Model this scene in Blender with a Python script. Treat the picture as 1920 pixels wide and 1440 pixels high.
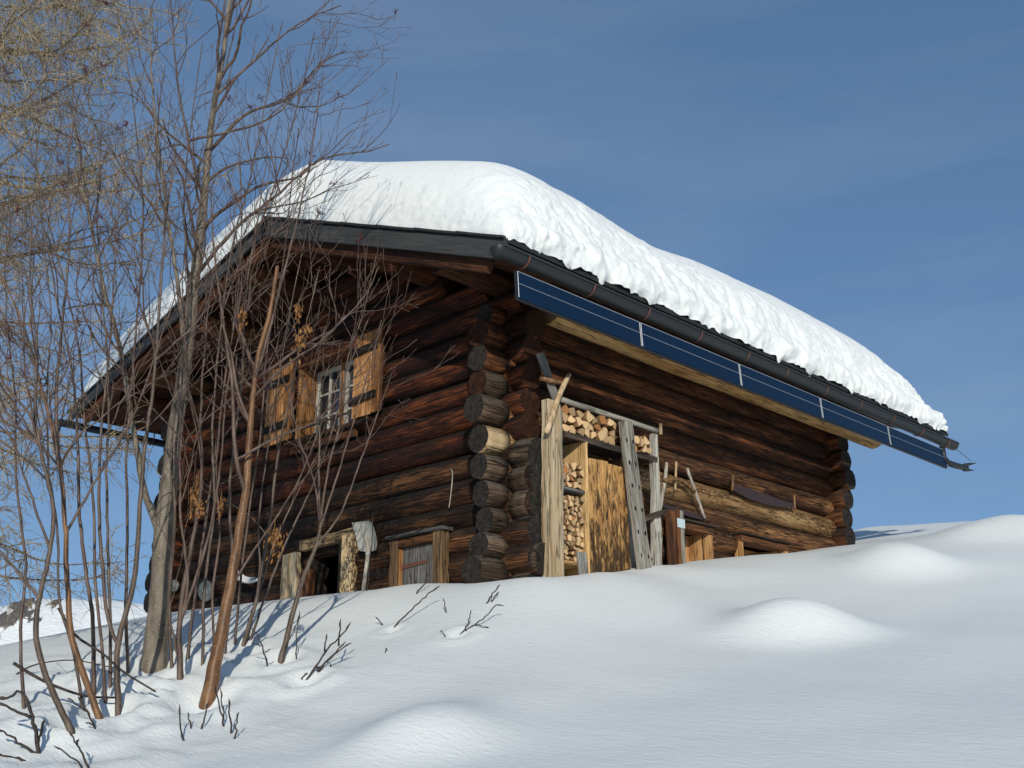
import bpy, math, random
import numpy as np
from mathutils import Vector, Matrix, noise as mnoise
for o in list(bpy.data.objects): bpy.data.objects.remove(o)
SC = bpy.context.scene
COL = SC.collection
rng = np.random.default_rng(7)
random.seed(7)

# ------------------------------------------------------------------ camera
FPX = 2050.0
PITCH = math.atan(670.0 / FPX)
YAW = math.radians(44.427)
CAM = np.array([6.9647, -7.0504, -1.3934])
_hf = np.array([0, -math.sin(PITCH), math.cos(PITCH)]); _up = np.array([0, math.cos(PITCH), math.sin(PITCH)]); _rt = np.array([1.0, 0, 0])
RM = np.stack([math.cos(YAW) * _rt - math.sin(YAW) * _hf, math.cos(YAW) * _hf + math.sin(YAW) * _rt, _up])
cam_d = bpy.data.cameras.new('camera'); cam = bpy.data.objects.new('camera', cam_d); COL.objects.link(cam)
cam_d.sensor_width = 36.0; cam_d.lens = 36.0 * FPX / 1920.0; cam_d.clip_start = 0.05; cam_d.clip_end = 20000
M = Matrix.Identity(4)
for i in range(3):
    M[i][0] = RM[i][0]; M[i][1] = RM[i][1]; M[i][2] = -RM[i][2]; M[i][3] = CAM[i]
cam.matrix_world = M
SC.camera = cam
# ------------------------------------------------------------------ sky and sun
SUN_EL = math.radians(17.5)
SUN_H = np.array([0.74, -0.673]); SUN_H /= np.linalg.norm(SUN_H)
W = bpy.data.worlds.new('World'); SC.world = W; W.use_nodes = True
wn = W.node_tree; bg = wn.nodes['Background']
sky = wn.nodes.new('ShaderNodeTexSky'); sky.sky_type = 'NISHITA'; sky.sun_disc = False
sky.sun_elevation = SUN_EL; sky.sun_rotation = math.atan2(SUN_H[0], SUN_H[1])
sky.altitude = 3000; sky.air_density = 1.0; sky.dust_density = 0.0; sky.ozone_density = 6.0
gam = wn.nodes.new('ShaderNodeGamma'); gam.inputs['Gamma'].default_value = 0.5
tint = wn.nodes.new('ShaderNodeVectorMath'); tint.operation = 'MULTIPLY'; tint.inputs[1].default_value = (1.01, 1.26, 1.49)
tcw = wn.nodes.new('ShaderNodeTexCoord'); mpw = wn.nodes.new('ShaderNodeMapping'); mpw.inputs['Scale'].default_value = (1.2, 1.2, 7.0); mpw.inputs['Rotation'].default_value = (0.25, 0.1, 0)
nzw = wn.nodes.new('ShaderNodeTexNoise'); nzw.inputs['Scale'].default_value = 1.6; nzw.inputs['Detail'].default_value = 6; nzw.inputs['Roughness'].default_value = 0.55
rpw = wn.nodes.new('ShaderNodeValToRGB'); rpw.color_ramp.elements[0].position = 0.42; rpw.color_ramp.elements[1].position = 0.75; rpw.color_ramp.elements[1].color = (0.20, 0.20, 0.20, 1)
mxw = wn.nodes.new('ShaderNodeMixRGB'); mxw.inputs[2].default_value = (2.6, 3.0, 3.5, 1)      # faint high cirrus veil
L = wn.links.new
L(sky.outputs[0], gam.inputs['Color']); L(gam.outputs[0], tint.inputs[0]); L(tcw.outputs['Generated'], mpw.inputs[0]); L(mpw.outputs[0], nzw.inputs['Vector'])
L(nzw.outputs['Fac'], rpw.inputs[0]); L(rpw.outputs[0], mxw.inputs[0]); L(tint.outputs[0], mxw.inputs[1]); L(mxw.outputs[0], bg.inputs[0])
bg.inputs[1].default_value = 0.15
sd = bpy.data.lights.new('sun', 'SUN'); sd.energy = 3.1; sd.angle = math.radians(0.55); sd.color = (1.0, 0.955, 0.83)
sun = bpy.data.objects.new('sun', sd); COL.objects.link(sun)
sv = Vector((SUN_H[0] * math.cos(SUN_EL), SUN_H[1] * math.cos(SUN_EL), math.sin(SUN_EL)))
sun.rotation_euler = sv.to_track_quat('Z', 'Y').to_euler(); sun.location = (20, -18, 15)
SC.view_settings.view_transform = 'Standard'; SC.view_settings.look = 'None'
SC.view_settings.exposure = 0.0; SC.view_settings.gamma = 1.0; SC.view_settings.use_curve_mapping = False
SC.cycles.max_bounces = 6; SC.cycles.diffuse_bounces = 4

# ------------------------------------------------------------------ pixel helpers (photo pixel -> point of the place)
def ray(px, py): return RM @ np.array([(px - 960) / FPX, -(py - 720) / FPX, 1.0])
def at(px, py, d):
    r = ray(px, py); return CAM + r * d / math.hypot(r[0], r[1])
def onp(px, py, ax, v):
    r = ray(px, py); return CAM + r * (v - CAM[ax]) / r[ax]

# ------------------------------------------------------------------ material helpers
class NT:
    def __init__(s, name, disp=False):
        s.m = bpy.data.materials.new(name); s.m.use_nodes = True; s.t = s.m.node_tree
        s.b = s.t.nodes['Principled BSDF']
    def n(s, ty, props=None, **ins):
        x = s.t.nodes.new('ShaderNode' + ty)
        for k, v in (props or {}).items(): setattr(x, k, v)
        for k, v in ins.items():
            k2 = k.replace('_', ' ')
            sock = x.inputs[int(k[1:])] if (k[0] == 'i' and k[1:].isdigit()) else x.inputs[k2]
            s.put(sock, v)
        return x
    def put(s, sock, v):
        if hasattr(v, 'node'): s.t.links.new(v, sock)
        elif hasattr(v, 'outputs'): s.t.links.new(v.outputs[0], sock)
        else:
            if isinstance(v, (tuple, list)) and len(v) == 3 and sock.type == 'RGBA': v = (*v, 1)
            sock.default_value = v
    def math(s, op, a, b=None, c=None, clamp=False):
        x = s.t.nodes.new('ShaderNodeMath'); x.operation = op; x.use_clamp = clamp
        s.put(x.inputs[0], a)
        if b is not None: s.put(x.inputs[1], b)
        if c is not None: s.put(x.inputs[2], c)
        return x
    def mix(s, f, a, b, mode='MIX'):
        x = s.t.nodes.new('ShaderNodeMixRGB'); x.blend_type = mode
        s.put(x.inputs[0], f); s.put(x.inputs[1], a); s.put(x.inputs[2], b); return x
    def ramp(s, f, *stops):
        x = s.t.nodes.new('ShaderNodeValToRGB'); e = x.color_ramp.elements
        while len(e) < len(stops): e.new(0.5)
        for q, (p, c) in zip(e, stops):
            q.position = p; q.color = (c, c, c, 1) if not isinstance(c, (tuple, list)) else (*c, 1)
        s.put(x.inputs[0], f); return x
    def coords(s, scale, kind='Object', rnd=True, rot=(0, 0, 0)):
        tc = s.n('TexCoord')
        v = tc.outputs[kind]
        if rnd:
            oi = s.n('ObjectInfo'); mu = s.math('MULTIPLY', oi.outputs['Random'], 97.0)
            va = s.n('VectorMath', {'operation': 'ADD'}, i0=v, i1=mu); v = va.outputs[0]
        mp = s.n('Mapping', Vector=v, Scale=scale, Rotation=rot); return mp
    def noise(s, vec, scale=1.0, detail=4.0, rough=0.55, dist=0.0):
        return s.n('TexNoise', Vector=vec, Scale=scale, Detail=detail, Roughness=rough, Distortion=dist).outputs['Fac']
    def bump(s, h, strength=0.5, dist=0.01, normal=None):
        b = s.n('Bump', Strength=strength, Distance=dist, Height=h)
        if normal is not None: s.put(b.inputs['Normal'], normal)
        s.put(s.b.inputs['Normal'], b); return b
    def fin(s, color=None, rough=0.8, spec=0.3, metal=0.0):
        if color is not None: s.put(s.b.inputs['Base Color'], color)
        s.put(s.b.inputs['Roughness'], rough); s.b.inputs['Specular IOR Level'].default_value = spec
        s.b.inputs['Metallic'].default_value = metal
        return s.m

def wood(name, dark, mid, light, grey=None, greyamt=0.6, crack=0.7, long=(3.5, 95, 95), rough=0.8, bumpd=0.012, spots=None, knots=True, bias=0.0):
    k = NT(name)
    g = k.noise(k.coords(long), 1, 6, 0.65, 0.3)
    b = k.noise(k.coords((0.9, 5, 5)), 1, 4, 0.6, 0.4)
    f = k.math('ADD', k.math('MULTIPLY', g, 0.62), k.math('MULTIPLY', b, 0.55)); f = k.math('ADD', f, -0.085 + bias)
    c = k.ramp(f, (0.36, dark), (0.5, mid), (0.64, light))
    if grey is not None:
        ge = k.n('NewGeometry'); sp = k.n('SeparateXYZ', Vector=ge.outputs['Normal'])
        up = k.math('MULTIPLY_ADD', sp.outputs['Z'], 0.75, 0.22)
        gn = k.noise(k.coords((2.0, 12, 12)), 1, 5, 0.65)
        ff = k.math('ADD', up, k.math('MULTIPLY', k.math('SUBTRACT', gn, 0.5), 1.5))
        ff = k.ramp(ff, (0.25, 0.0), (0.75, 1.0))
        gcol = k.mix(g, tuple(q * 0.35 for q in grey), tuple(q * 1.5 for q in grey))
        c = k.mix(k.math('MULTIPLY', ff, greyamt), c, gcol)
    if knots:
        vo = k.n('TexVoronoi', {'feature': 'F1'}, Vector=k.coords((1.6, 5.5, 5.5)), Scale=1.0)
        kn = k.ramp(vo.outputs['Distance'], (0.04, 1.0), (0.13, 0.0))
        c = k.mix(k.math('MULTIPLY', kn, 0.6), c, tuple(q * 0.5 for q in dark))
    if spots is not None:
        v2 = k.n('TexVoronoi', {'feature': 'DISTANCE_TO_EDGE'}, Vector=k.coords((11, 24, 24)), Scale=1.0)
        e = k.ramp(v2.outputs['Distance'], (0.03, 1.0), (0.13, 0.0))
        pm = k.ramp(k.noise(k.coords((0.8, 3, 3)), 1, 3), (0.42, 0.0), (0.58, 1.0))
        c = k.mix(k.math('MULTIPLY', k.math('MULTIPLY', e, pm), spots), c, (0.02, 0.012, 0.008))
    cn = k.noise(k.coords((1.0, 17, 17)), 1, 3, 0.5, 0.2)
    cr = k.ramp(k.math('ABSOLUTE', k.math('SUBTRACT', cn, 0.5)), (0.004, 1.0), (0.022, 0.0))
    c = k.mix(k.math('MULTIPLY', cr, crack), c, (0.006, 0.004, 0.003))
    oi = k.n('ObjectInfo'); br = k.math('MULTIPLY_ADD', oi.outputs['Random'], 0.55, 0.72)
    c = k.mix(1.0, c, br, 'MULTIPLY')
    h = k.math('SUBTRACT', k.math('ADD', g, k.math('MULTIPLY', b, 0.6)), k.math('MULTIPLY', cr, 0.9))
    k.bump(h, 0.9, bumpd)
    return k.fin(c, rough, 0.25)

def endgrain(name, dark, light, crackamt=0.85):
    k = NT(name)
    mp = k.coords((1, 1, 1), rnd=False); sp = k.n('SeparateXYZ', Vector=mp)
    y = k.math('ADD', sp.outputs['Y'], 0.008); z = sp.outputs['Z']
    r = k.math('SQRT', k.math('ADD', k.math('POWER', y, 2.0), k.math('POWER', z, 2.0)))
    oi = k.n('ObjectInfo')
    nz = k.noise(k.coords((25, 25, 25)), 1, 4)
    ring = k.math('SINE', k.math('ADD', k.math('MULTIPLY', r, 420.0), k.math('MULTIPLY', nz, 6.0)))
    an = k.math('ARCTAN2', y, z)
    rad = k.noise(k.n('CombineXYZ', X=k.math('MULTIPLY', k.math('SINE', an), 5.0), Y=k.math('MULTIPLY', k.math('COSINE', an), 5.0), Z=k.math('MULTIPLY_ADD', oi.outputs['Random'], 50.0, k.math('MULTIPLY', r, 2.0))), 1.6, 4, 0.6)
    cr = k.ramp(k.math('ABSOLUTE', k.math('SUBTRACT', rad, 0.5)), (0.006, 1.0), (0.035, 0.0))
    f = k.math('ADD', k.math('MULTIPLY', k.math('MULTIPLY_ADD', ring, 0.5, 0.5), 0.25), k.math('MULTIPLY', nz, 0.7))
    c = k.ramp(f, (0.3, dark), (0.75, light))
    c = k.mix(k.math('MULTIPLY', cr, crackamt), c, (0.004, 0.003, 0.003))
    k.bump(k.math('SUBTRACT', k.math('MULTIPLY', ring, 0.12), cr), 0.7, 0.006)
    return k.fin(c, 0.85, 0.2)

MAT = {}
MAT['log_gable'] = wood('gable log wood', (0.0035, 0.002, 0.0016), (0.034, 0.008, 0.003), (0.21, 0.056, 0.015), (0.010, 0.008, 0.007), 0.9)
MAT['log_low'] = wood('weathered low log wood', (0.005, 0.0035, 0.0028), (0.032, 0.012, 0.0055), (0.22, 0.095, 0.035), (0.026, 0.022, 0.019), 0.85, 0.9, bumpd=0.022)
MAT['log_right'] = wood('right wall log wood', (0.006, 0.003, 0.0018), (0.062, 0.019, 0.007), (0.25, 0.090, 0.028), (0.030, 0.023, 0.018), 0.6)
MAT['log_sun_tint'] = wood('sunlit tint log wood', (0.008, 0.004, 0.002), (0.082, 0.033, 0.013), (0.38, 0.185, 0.075), (0.035, 0.026, 0.02), 0.5, 0.8, bumpd=0.02)  # lighter wood carries the sunlit look of the lower right logs in its colour
MAT['log_gold'] = wood('golden crackled log wood', (0.13, 0.06, 0.022), (0.38, 0.215, 0.09), (0.60, 0.39, 0.19), (0.16, 0.10, 0.06), 0.15, 0.7, spots=0.85)
MAT['log_dead'] = wood('dead grey log wood', (0.012, 0.008, 0.006), (0.062, 0.038, 0.023), (0.20, 0.135, 0.082), (0.14, 0.12, 0.10), 0.6, 0.9, bumpd=0.022)
MAT['log_pale'] = wood('pale peeled log wood', (0.12, 0.07, 0.035), (0.38, 0.25, 0.13), (0.60, 0.45, 0.27), (0.12, 0.09, 0.06), 0.25, 0.9, spots=0.5)
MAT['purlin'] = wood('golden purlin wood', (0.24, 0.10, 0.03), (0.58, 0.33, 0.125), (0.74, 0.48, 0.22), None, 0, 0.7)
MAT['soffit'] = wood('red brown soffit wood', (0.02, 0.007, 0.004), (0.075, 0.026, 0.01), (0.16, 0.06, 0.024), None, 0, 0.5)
MAT['barge'] = wood('grey barge board wood', (0.036, 0.038, 0.039), (0.052, 0.054, 0.055), (0.075, 0.075, 0.074), None, 0, 0.15, knots=False, bumpd=0.004)
MAT['shutter'] = wood('orange shutter wood', (0.14, 0.05, 0.016), (0.40, 0.18, 0.06), (0.66, 0.38, 0.165), None, 0, 0.4)
MAT['trim'] = wood('honey window wood', (0.20, 0.085, 0.028), (0.44, 0.22, 0.085), (0.60, 0.36, 0.16), None, 0, 0.3)
MAT['trim_dark'] = wood('red brown trim wood', (0.03, 0.01, 0.005), (0.12, 0.045, 0.017), (0.25, 0.11, 0.045), (0.05, 0.04, 0.035), 0.5, 0.6)
MAT['batten'] = wood('black batten wood', (0.006, 0.005, 0.005), (0.014, 0.01, 0.009), (0.04, 0.025, 0.018), None, 0, 0.5)
MAT['post_pale'] = wood('pale post wood', (0.42, 0.28, 0.145), (0.62, 0.46, 0.275), (0.76, 0.62, 0.42), (0.45, 0.40, 0.32), 0.25, 0.55, long=(1.2, 40, 40), bumpd=0.02)
MAT['post_grey'] = wood('silver grey post wood', (0.21, 0.19, 0.155), (0.40, 0.365, 0.31), (0.56, 0.52, 0.44), None, 0, 0.6)
MAT['post_worm'] = wood('worm eaten post wood', (0.22, 0.125, 0.055), (0.56, 0.39, 0.20), (0.74, 0.56, 0.33), None, 0, 0.8, spots=0.9)
MAT['post_worn'] = wood('worn brown post wood', (0.05, 0.028, 0.014), (0.19, 0.11, 0.055), (0.44, 0.29, 0.15), (0.15, 0.12, 0.09), 0.4, 0.9, bumpd=0.018)
MAT['board_grey'] = wood('grey hatch board wood', (0.05, 0.048, 0.046), (0.15, 0.14, 0.13), (0.30, 0.28, 0.25), None, 0, 0.8)
MAT['board_dark'] = wood('dark shelf board wood', (0.012, 0.009, 0.007), (0.05, 0.035, 0.025), (0.14, 0.105, 0.075), (0.09, 0.08, 0.07), 0.6, 0.8)
MAT['new_board'] = wood('new yellow board wood', (0.36, 0.20, 0.075), (0.58, 0.36, 0.15), (0.72, 0.49, 0.24), None, 0, 0.25)
MAT['end_dark'] = endgrain('dark end grain', (0.010, 0.008, 0.007), (0.075, 0.062, 0.052))
MAT['end_red'] = endgrain('red end grain', (0.015, 0.006, 0.004), (0.10, 0.036, 0.014), 0.6)
MAT['end_pale'] = endgrain('pale end grain', (0.16, 0.09, 0.045), (0.42, 0.27, 0.14), 0.6)

def burnt():
    k = NT('scorched plank wood')
    g = k.noise(k.coords((2.5, 55, 55)), 1, 6, 0.6, 0.3)
    c = k.ramp(g, (0.35, (0.28, 0.12, 0.034)), (0.5, (0.54, 0.29, 0.10)), (0.68, (0.76, 0.48, 0.21)))
    b = k.noise(k.coords((6.5, 24, 24)), 1, 6, 0.66, 0.9)
    sp = k.n('SeparateXYZ', Vector=k.coords((1, 1, 1), rnd=False)); lowf = k.math('MULTIPLY', k.math('SUBTRACT', 0.85, sp.outputs['X']), 0.16)
    f = k.ramp(k.math('ADD', k.math('ADD', b, lowf), k.math('MULTIPLY', k.math('SUBTRACT', g, 0.5), 0.35)), (0.40, 0.0), (0.58, 1.0))
    c = k.mix(k.math('MULTIPLY', f, 0.93), c, (0.020, 0.011, 0.006))
    k.bump(g, 0.6, 0.008); return k.fin(c, 0.75, 0.25)
MAT['burnt'] = burnt()

def plain(name, col, rough=0.6, metal=0.0, spec=0.4, var=0.25, sc=(9, 9, 9), bumpd=0.0):
    k = NT(name); n = k.noise(k.coords(sc), 1, 5, 0.6)
    c = k.mix(n, tuple(q * (1 - var) for q in col), tuple(min(1, q * (1 + var)) for q in col))
    if bumpd: k.bump(n, 0.6, bumpd)
    return k.fin(c, rough, spec, metal)
MAT['gutter'] = plain('dark grey painted gutter metal', (0.016, 0.018, 0.019), 0.5, 0.0, 0.5, 0.3, (1.5, 14, 14))
MAT['rust'] = plain('rusty strap iron', (0.13, 0.055, 0.04), 0.7, 0.0, 0.3, 0.5, (30, 30, 30))
MAT['iron'] = plain('dark iron', (0.05, 0.032, 0.026), 0.55, 0.2, 0.4, 0.5, (25, 25, 25))
MAT['slate'] = plain('dark roof tile', (0.028, 0.03, 0.032), 0.75, 0.0, 0.3, 0.5, (14, 14, 14), 0.01)
MAT['whitepaint'] = plain('white window paint', (0.47, 0.44, 0.37), 0.5, 0, 0.4, 0.12)
MAT['tin'] = plain('pale tin sheet', (0.62, 0.72, 0.72), 0.45, 0.2, 0.5, 0.1)
MAT['saw'] = plain('purple brown rusty blade', (0.045, 0.027, 0.028), 0.6, 0.1, 0.4, 0.4, (4, 30, 30))
MAT['alu'] = plain('brushed aluminium frame', (0.62, 0.64, 0.66), 0.35, 0.6, 0.5, 0.08)
MAT['frame_dark'] = plain('anodised dark frame', (0.028, 0.033, 0.042), 0.4, 0.3, 0.5, 0.1)
MAT['shovel'] = plain('grey plastic blade', (0.36, 0.35, 0.31), 0.5, 0, 0.4, 0.15)
MAT['bone'] = plain('white bone', (0.78, 0.77, 0.72), 0.55, 0, 0.3, 0.15, (30, 30, 30))
MAT['lid'] = plain('dull tin lid', (0.24, 0.24, 0.22), 0.4, 0.5, 0.5, 0.4, (14, 14, 14))
MAT['hole'] = plain('dark mortise hole', (0.008, 0.007, 0.006), 0.9, 0, 0.1, 0.3)
MAT['curtain'] = plain('pale curtain cloth', (0.45, 0.40, 0.34), 0.9, 0, 0.1, 0.4, (40, 3, 3))
MAT['shade_black'] = plain('painted shade black', (0.012, 0.009, 0.007), 0.9, 0, 0.1, 0.3)  # near-black colour standing in for shade, under the eave and in the doorway
k = NT('solar cell glass'); n_ = k.noise(k.coords((4, 4, 4)), 1, 3)
MAT['cells'] = k.fin(k.mix(n_, (0.004, 0.015, 0.040), (0.006, 0.020, 0.050)), 0.35, 0.15)
k = NT('window glass'); n_ = k.noise(k.coords((3, 3, 3)), 1, 2); k.bump(n_, 0.15, 0.01)
MAT['glass'] = k.fin((0.018, 0.024, 0.034), 0.06, 0.6)

def snow(name, base=(0.865, 0.882, 0.862), fine=0.0075, ripple=0.006, lump=0.0):
    k = NT(name)
    tc = k.n('TexCoord'); P = tc.outputs['Object']
    v1 = k.n('Mapping', Vector=P, Rotation=(0, 0, -math.radians(44.4)), Scale=(0.9, 7.0, 7.0))
    rp = k.noise(v1, 1.3, 5, 0.62, 0.6)
    v2 = k.n('Mapping', Vector=P, Rotation=(0, 0, -math.radians(44.4)), Scale=(12, 45, 45))
    fn = k.noise(v2, 1.0, 4, 0.7)
    gr = k.noise(P, 260.0, 2, 0.6)
    h = k.math('ADD', k.math('MULTIPLY', rp, ripple), k.math('ADD', k.math('MULTIPLY', fn, fine), k.math('MULTIPLY', gr, 0.0022)))
    if lump:
        vo = k.n('TexVoronoi', {'feature': 'SMOOTH_F1'}, Vector=P, Scale=9.0, Smoothness=0.6)
        h = k.math('SUBTRACT', h, k.math('MULTIPLY', vo.outputs['Distance'], lump))
    k.bump(h, 1.0, 1.0)
    c = k.mix(rp, tuple(q * 0.985 for q in base), base)
    k.b.inputs['Subsurface Weight'].default_value = 0.0
    return k.fin(c, 0.55, 0.22)
MAT['snow'] = snow('ground snow')
MAT['snow_roof'] = snow('roof snow', (0.89, 0.90, 0.88), 0.006, 0.005, 0.005)

def bark(name, a, b, c_, rough=0.6, sc=(18, 18, 5), lent=0.5):
    k = NT(name); n = k.noise(k.coords(sc, rnd=False), 1, 5, 0.6)
    c = k.ramp(n, (0.32, a), (0.5, b), (0.68, c_))
    l = k.noise(k.coords((35, 35, 140), rnd=False), 1, 2); lm = k.ramp(l, (0.60, 0.0), (0.68, 1.0))
    c = k.mix(k.math('MULTIPLY', lm, lent), c, tuple(min(1, q * 1.8) for q in c_))
    k.bump(k.math('ADD', n, l), 0.5, 0.006); return k.fin(c, rough, 0.35)
MAT['bark_grey'] = bark('grey trunk bark', (0.085, 0.066, 0.047), (0.155, 0.125, 0.092), (0.23, 0.19, 0.145))
MAT['bark_orange'] = bark('orange brown bark', (0.065, 0.031, 0.014), (0.155, 0.073, 0.031), (0.25, 0.13, 0.06), 0.40, lent=0.4)
MAT['bark_brown'] = bark('red brown branch bark', (0.048, 0.029, 0.022), (0.10, 0.063, 0.047), (0.175, 0.12, 0.092), 0.5, lent=0.3)
MAT['bark_mix'] = bark('grey brown stem bark', (0.045, 0.031, 0.022), (0.095, 0.066, 0.048), (0.165, 0.12, 0.09), 0.5, lent=0.4)
MAT['twig_dark'] = bark('dark snow twig bark', (0.018, 0.013, 0.010), (0.035, 0.024, 0.018), (0.06, 0.042, 0.032), 0.6, lent=0.2)
MAT['larch'] = bark('golden larch twig bark', (0.15, 0.11, 0.062), (0.34, 0.26, 0.155), (0.50, 0.40, 0.26), 0.75, lent=0.4)
MAT['larch_bough'] = bark('grey larch bough bark', (0.09, 0.07, 0.05), (0.18, 0.14, 0.10), (0.28, 0.225, 0.165), 0.75, lent=0.4)
MAT['stick_grey'] = bark('silver grey stick', (0.16, 0.14, 0.115), (0.34, 0.30, 0.25), (0.52, 0.47, 0.39), 0.75, (40, 40, 5), 0.2)
MAT['stick_pale'] = bark('peeled pale stick', (0.25, 0.15, 0.075), (0.50, 0.35, 0.20), (0.68, 0.52, 0.33), 0.7, (40, 40, 5), 0.2)
MAT['stick_brown'] = bark('brown stick', (0.06, 0.03, 0.014), (0.17, 0.085, 0.036), (0.30, 0.17, 0.08), 0.6, (30, 30, 5), 0.2)
MAT['dry_leaf'] = plain('dry golden leaf', (0.26, 0.12, 0.038), 0.7, 0, 0.25, 0.6, (30, 30, 30))
MAT['stalk'] = plain('dark red fruit stalk', (0.10, 0.028, 0.026), 0.6, 0, 0.3, 0.5, (30, 30, 30))

def fwood(name, a, b):
    k = NT(name); g = k.noise(k.coords((25, 25, 25)), 1, 4); oi = k.n('ObjectInfo')
    c = k.mix(g, a, b)
    c = k.mix(1.0, c, k.math('MULTIPLY_ADD', oi.outputs['Random'], 0.75, 0.5), 'MULTIPLY')
    k.bump(g, 0.5, 0.006); return k.fin(c, 0.75, 0.2)
MAT['fw_end'] = fwood('split firewood face', (0.46, 0.27, 0.12), (0.82, 0.58, 0.33))
MAT['fw_orange'] = fwood('orange firewood face', (0.34, 0.13, 0.04), (0.55, 0.26, 0.10))
MAT['fw_side'] = fwood('firewood side', (0.16, 0.08, 0.035), (0.40, 0.24, 0.12))

# ------------------------------------------------------------------ mesh helpers
def link(o, parent=None, loc=None):
    COL.objects.link(o)
    if parent is not None: o.parent = parent
    if loc is not None: o.location = loc
    return o
def mk(name, verts, faces, mats, parent=None, smooth=False, idx=None, matrix=None):
    me = bpy.data.meshes.new(name)
    me.from_pydata([tuple(map(float, v)) for v in verts], [], [tuple(map(int, f)) for f in faces])
    for m in (mats if isinstance(mats, (list, tuple)) else [mats]): me.materials.append(MAT[m] if isinstance(m, str) else m)
    if idx is not None: me.polygons.foreach_set('material_index', np.asarray(idx, dtype=np.int32))
    if smooth is True: me.polygons.foreach_set('use_smooth', np.ones(len(me.polygons), dtype=bool))
    elif smooth is not False: me.polygons.foreach_set('use_smooth', np.asarray(smooth, dtype=bool))
    me.update()
    o = bpy.data.objects.new(name, me); link(o, parent)
    if matrix is not None: o.matrix_basis = matrix
    return o
def mkq(name, V, Q, mat, parent=None, smooth=True):
    """fast quad mesh from numpy arrays"""
    me = bpy.data.meshes.new(name); nv, nq = len(V), len(Q)
    me.vertices.add(nv); me.vertices.foreach_set('co', np.ascontiguousarray(V, dtype=np.float32).ravel())
    me.loops.add(nq * 4); me.loops.foreach_set('vertex_index', np.ascontiguousarray(Q, dtype=np.int32).ravel())
    me.polygons.add(nq); me.polygons.foreach_set('loop_start', np.arange(0, nq * 4, 4, dtype=np.int32))
    me.polygons.foreach_set('loop_total', np.full(nq, 4, dtype=np.int32))
    me.materials.append(MAT[mat] if isinstance(mat, str) else mat)
    me.update(calc_edges=True); me.validate()
    if smooth: me.polygons.foreach_set('use_smooth', np.ones(len(me.polygons), dtype=bool))
    o = bpy.data.objects.new(name, me); link(o, parent); return o
def tag(o, label=None, cat=None, group=None, kind=None):
    if label: o['label'] = label
    if cat: o['category'] = cat
    if group: o['group'] = group
    if kind: o['kind'] = kind
    return o
def empty(name, loc, label=None, cat=None, group=None, kind=None):
    o = bpy.data.objects.new(name, None); o.empty_display_size = 0.1; link(o, None, loc)
    return tag(o, label, cat, group, kind)
def frame(p0, p1, up=(0, 0, 1)):
    """matrix with X along p0->p1, Z near up, origin p0"""
    x = Vector(p1) - Vector(p0); L = x.length; x.normalize(); u = Vector(up)
    y = u.cross(x)
    if y.length < 1e-4: y = Vector((0, 1, 0)).cross(x)
    y.normalize(); z = x.cross(y)
    m = Matrix((( x.x, y.x, z.x, p0[0]), (x.y, y.y, z.y, p0[1]), (x.z, y.z, z.z, p0[2]), (0, 0, 0, 1)))
    return m, L
def loc_in(parent, m):
    """matrix relative to a parent that is only translated (and maybe matrixed)"""
    return parent.matrix_local.inverted() @ m if parent is not None and parent.parent is None else m
def plank(name, p0, p1, w, t, mat, parent=None, up=(0, 0, 1), seg=1, wob=0.0, taper=1.0, endmat=None, bev=0.004):
    """board of width w (along up) and thickness t, chamfered edges, slightly uneven"""
    m, L = frame(p0, p1, up); V = []; F = []
    n = max(1, seg); hw, ht = w / 2, t / 2
    b = min(bev, t * 0.3, w * 0.3)
    sec = [(-ht + b, -hw), (ht - b, -hw), (ht, -hw + b), (ht, hw - b), (ht - b, hw), (-ht + b, hw), (-ht, hw - b), (-ht, -hw + b)]
    for i in range(n + 1):
        f = i / n; s = 1 + (taper - 1) * f
        oy, oz = (random.uniform(-wob, wob), random.uniform(-wob, wob)) if 0 < i < n else (0, 0)
        ws = 1 + (random.uniform(-wob, wob) * 3 / max(w, 0.05) * 0.3 if wob else 0)
        for (a, c) in sec: V.append((L * f, a * s + oy, c * s * ws + oz))
    for i in range(n):
        for j in range(8):
            F.append((i * 8 + j, i * 8 + (j + 1) % 8, (i + 1) * 8 + (j + 1) % 8, (i + 1) * 8 + j))
    F.append(tuple(range(7, -1, -1))); F.append(tuple(n * 8 + j for j in range(8)))
    mats = [mat, endmat] if endmat else [mat]
    idx = [0] * (len(F) - 2) + [1 if endmat else 0] * 2
    return mk(name, V, F, mats, parent, False, idx, local_m(parent, m))
def world_of(o):
    m = Matrix.Identity(4)
    while o is not None:
        m = o.matrix_basis @ m; o = o.parent
    return m
def local_m(parent, m):
    return m if parent is None else world_of(parent).inverted() @ m
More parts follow.
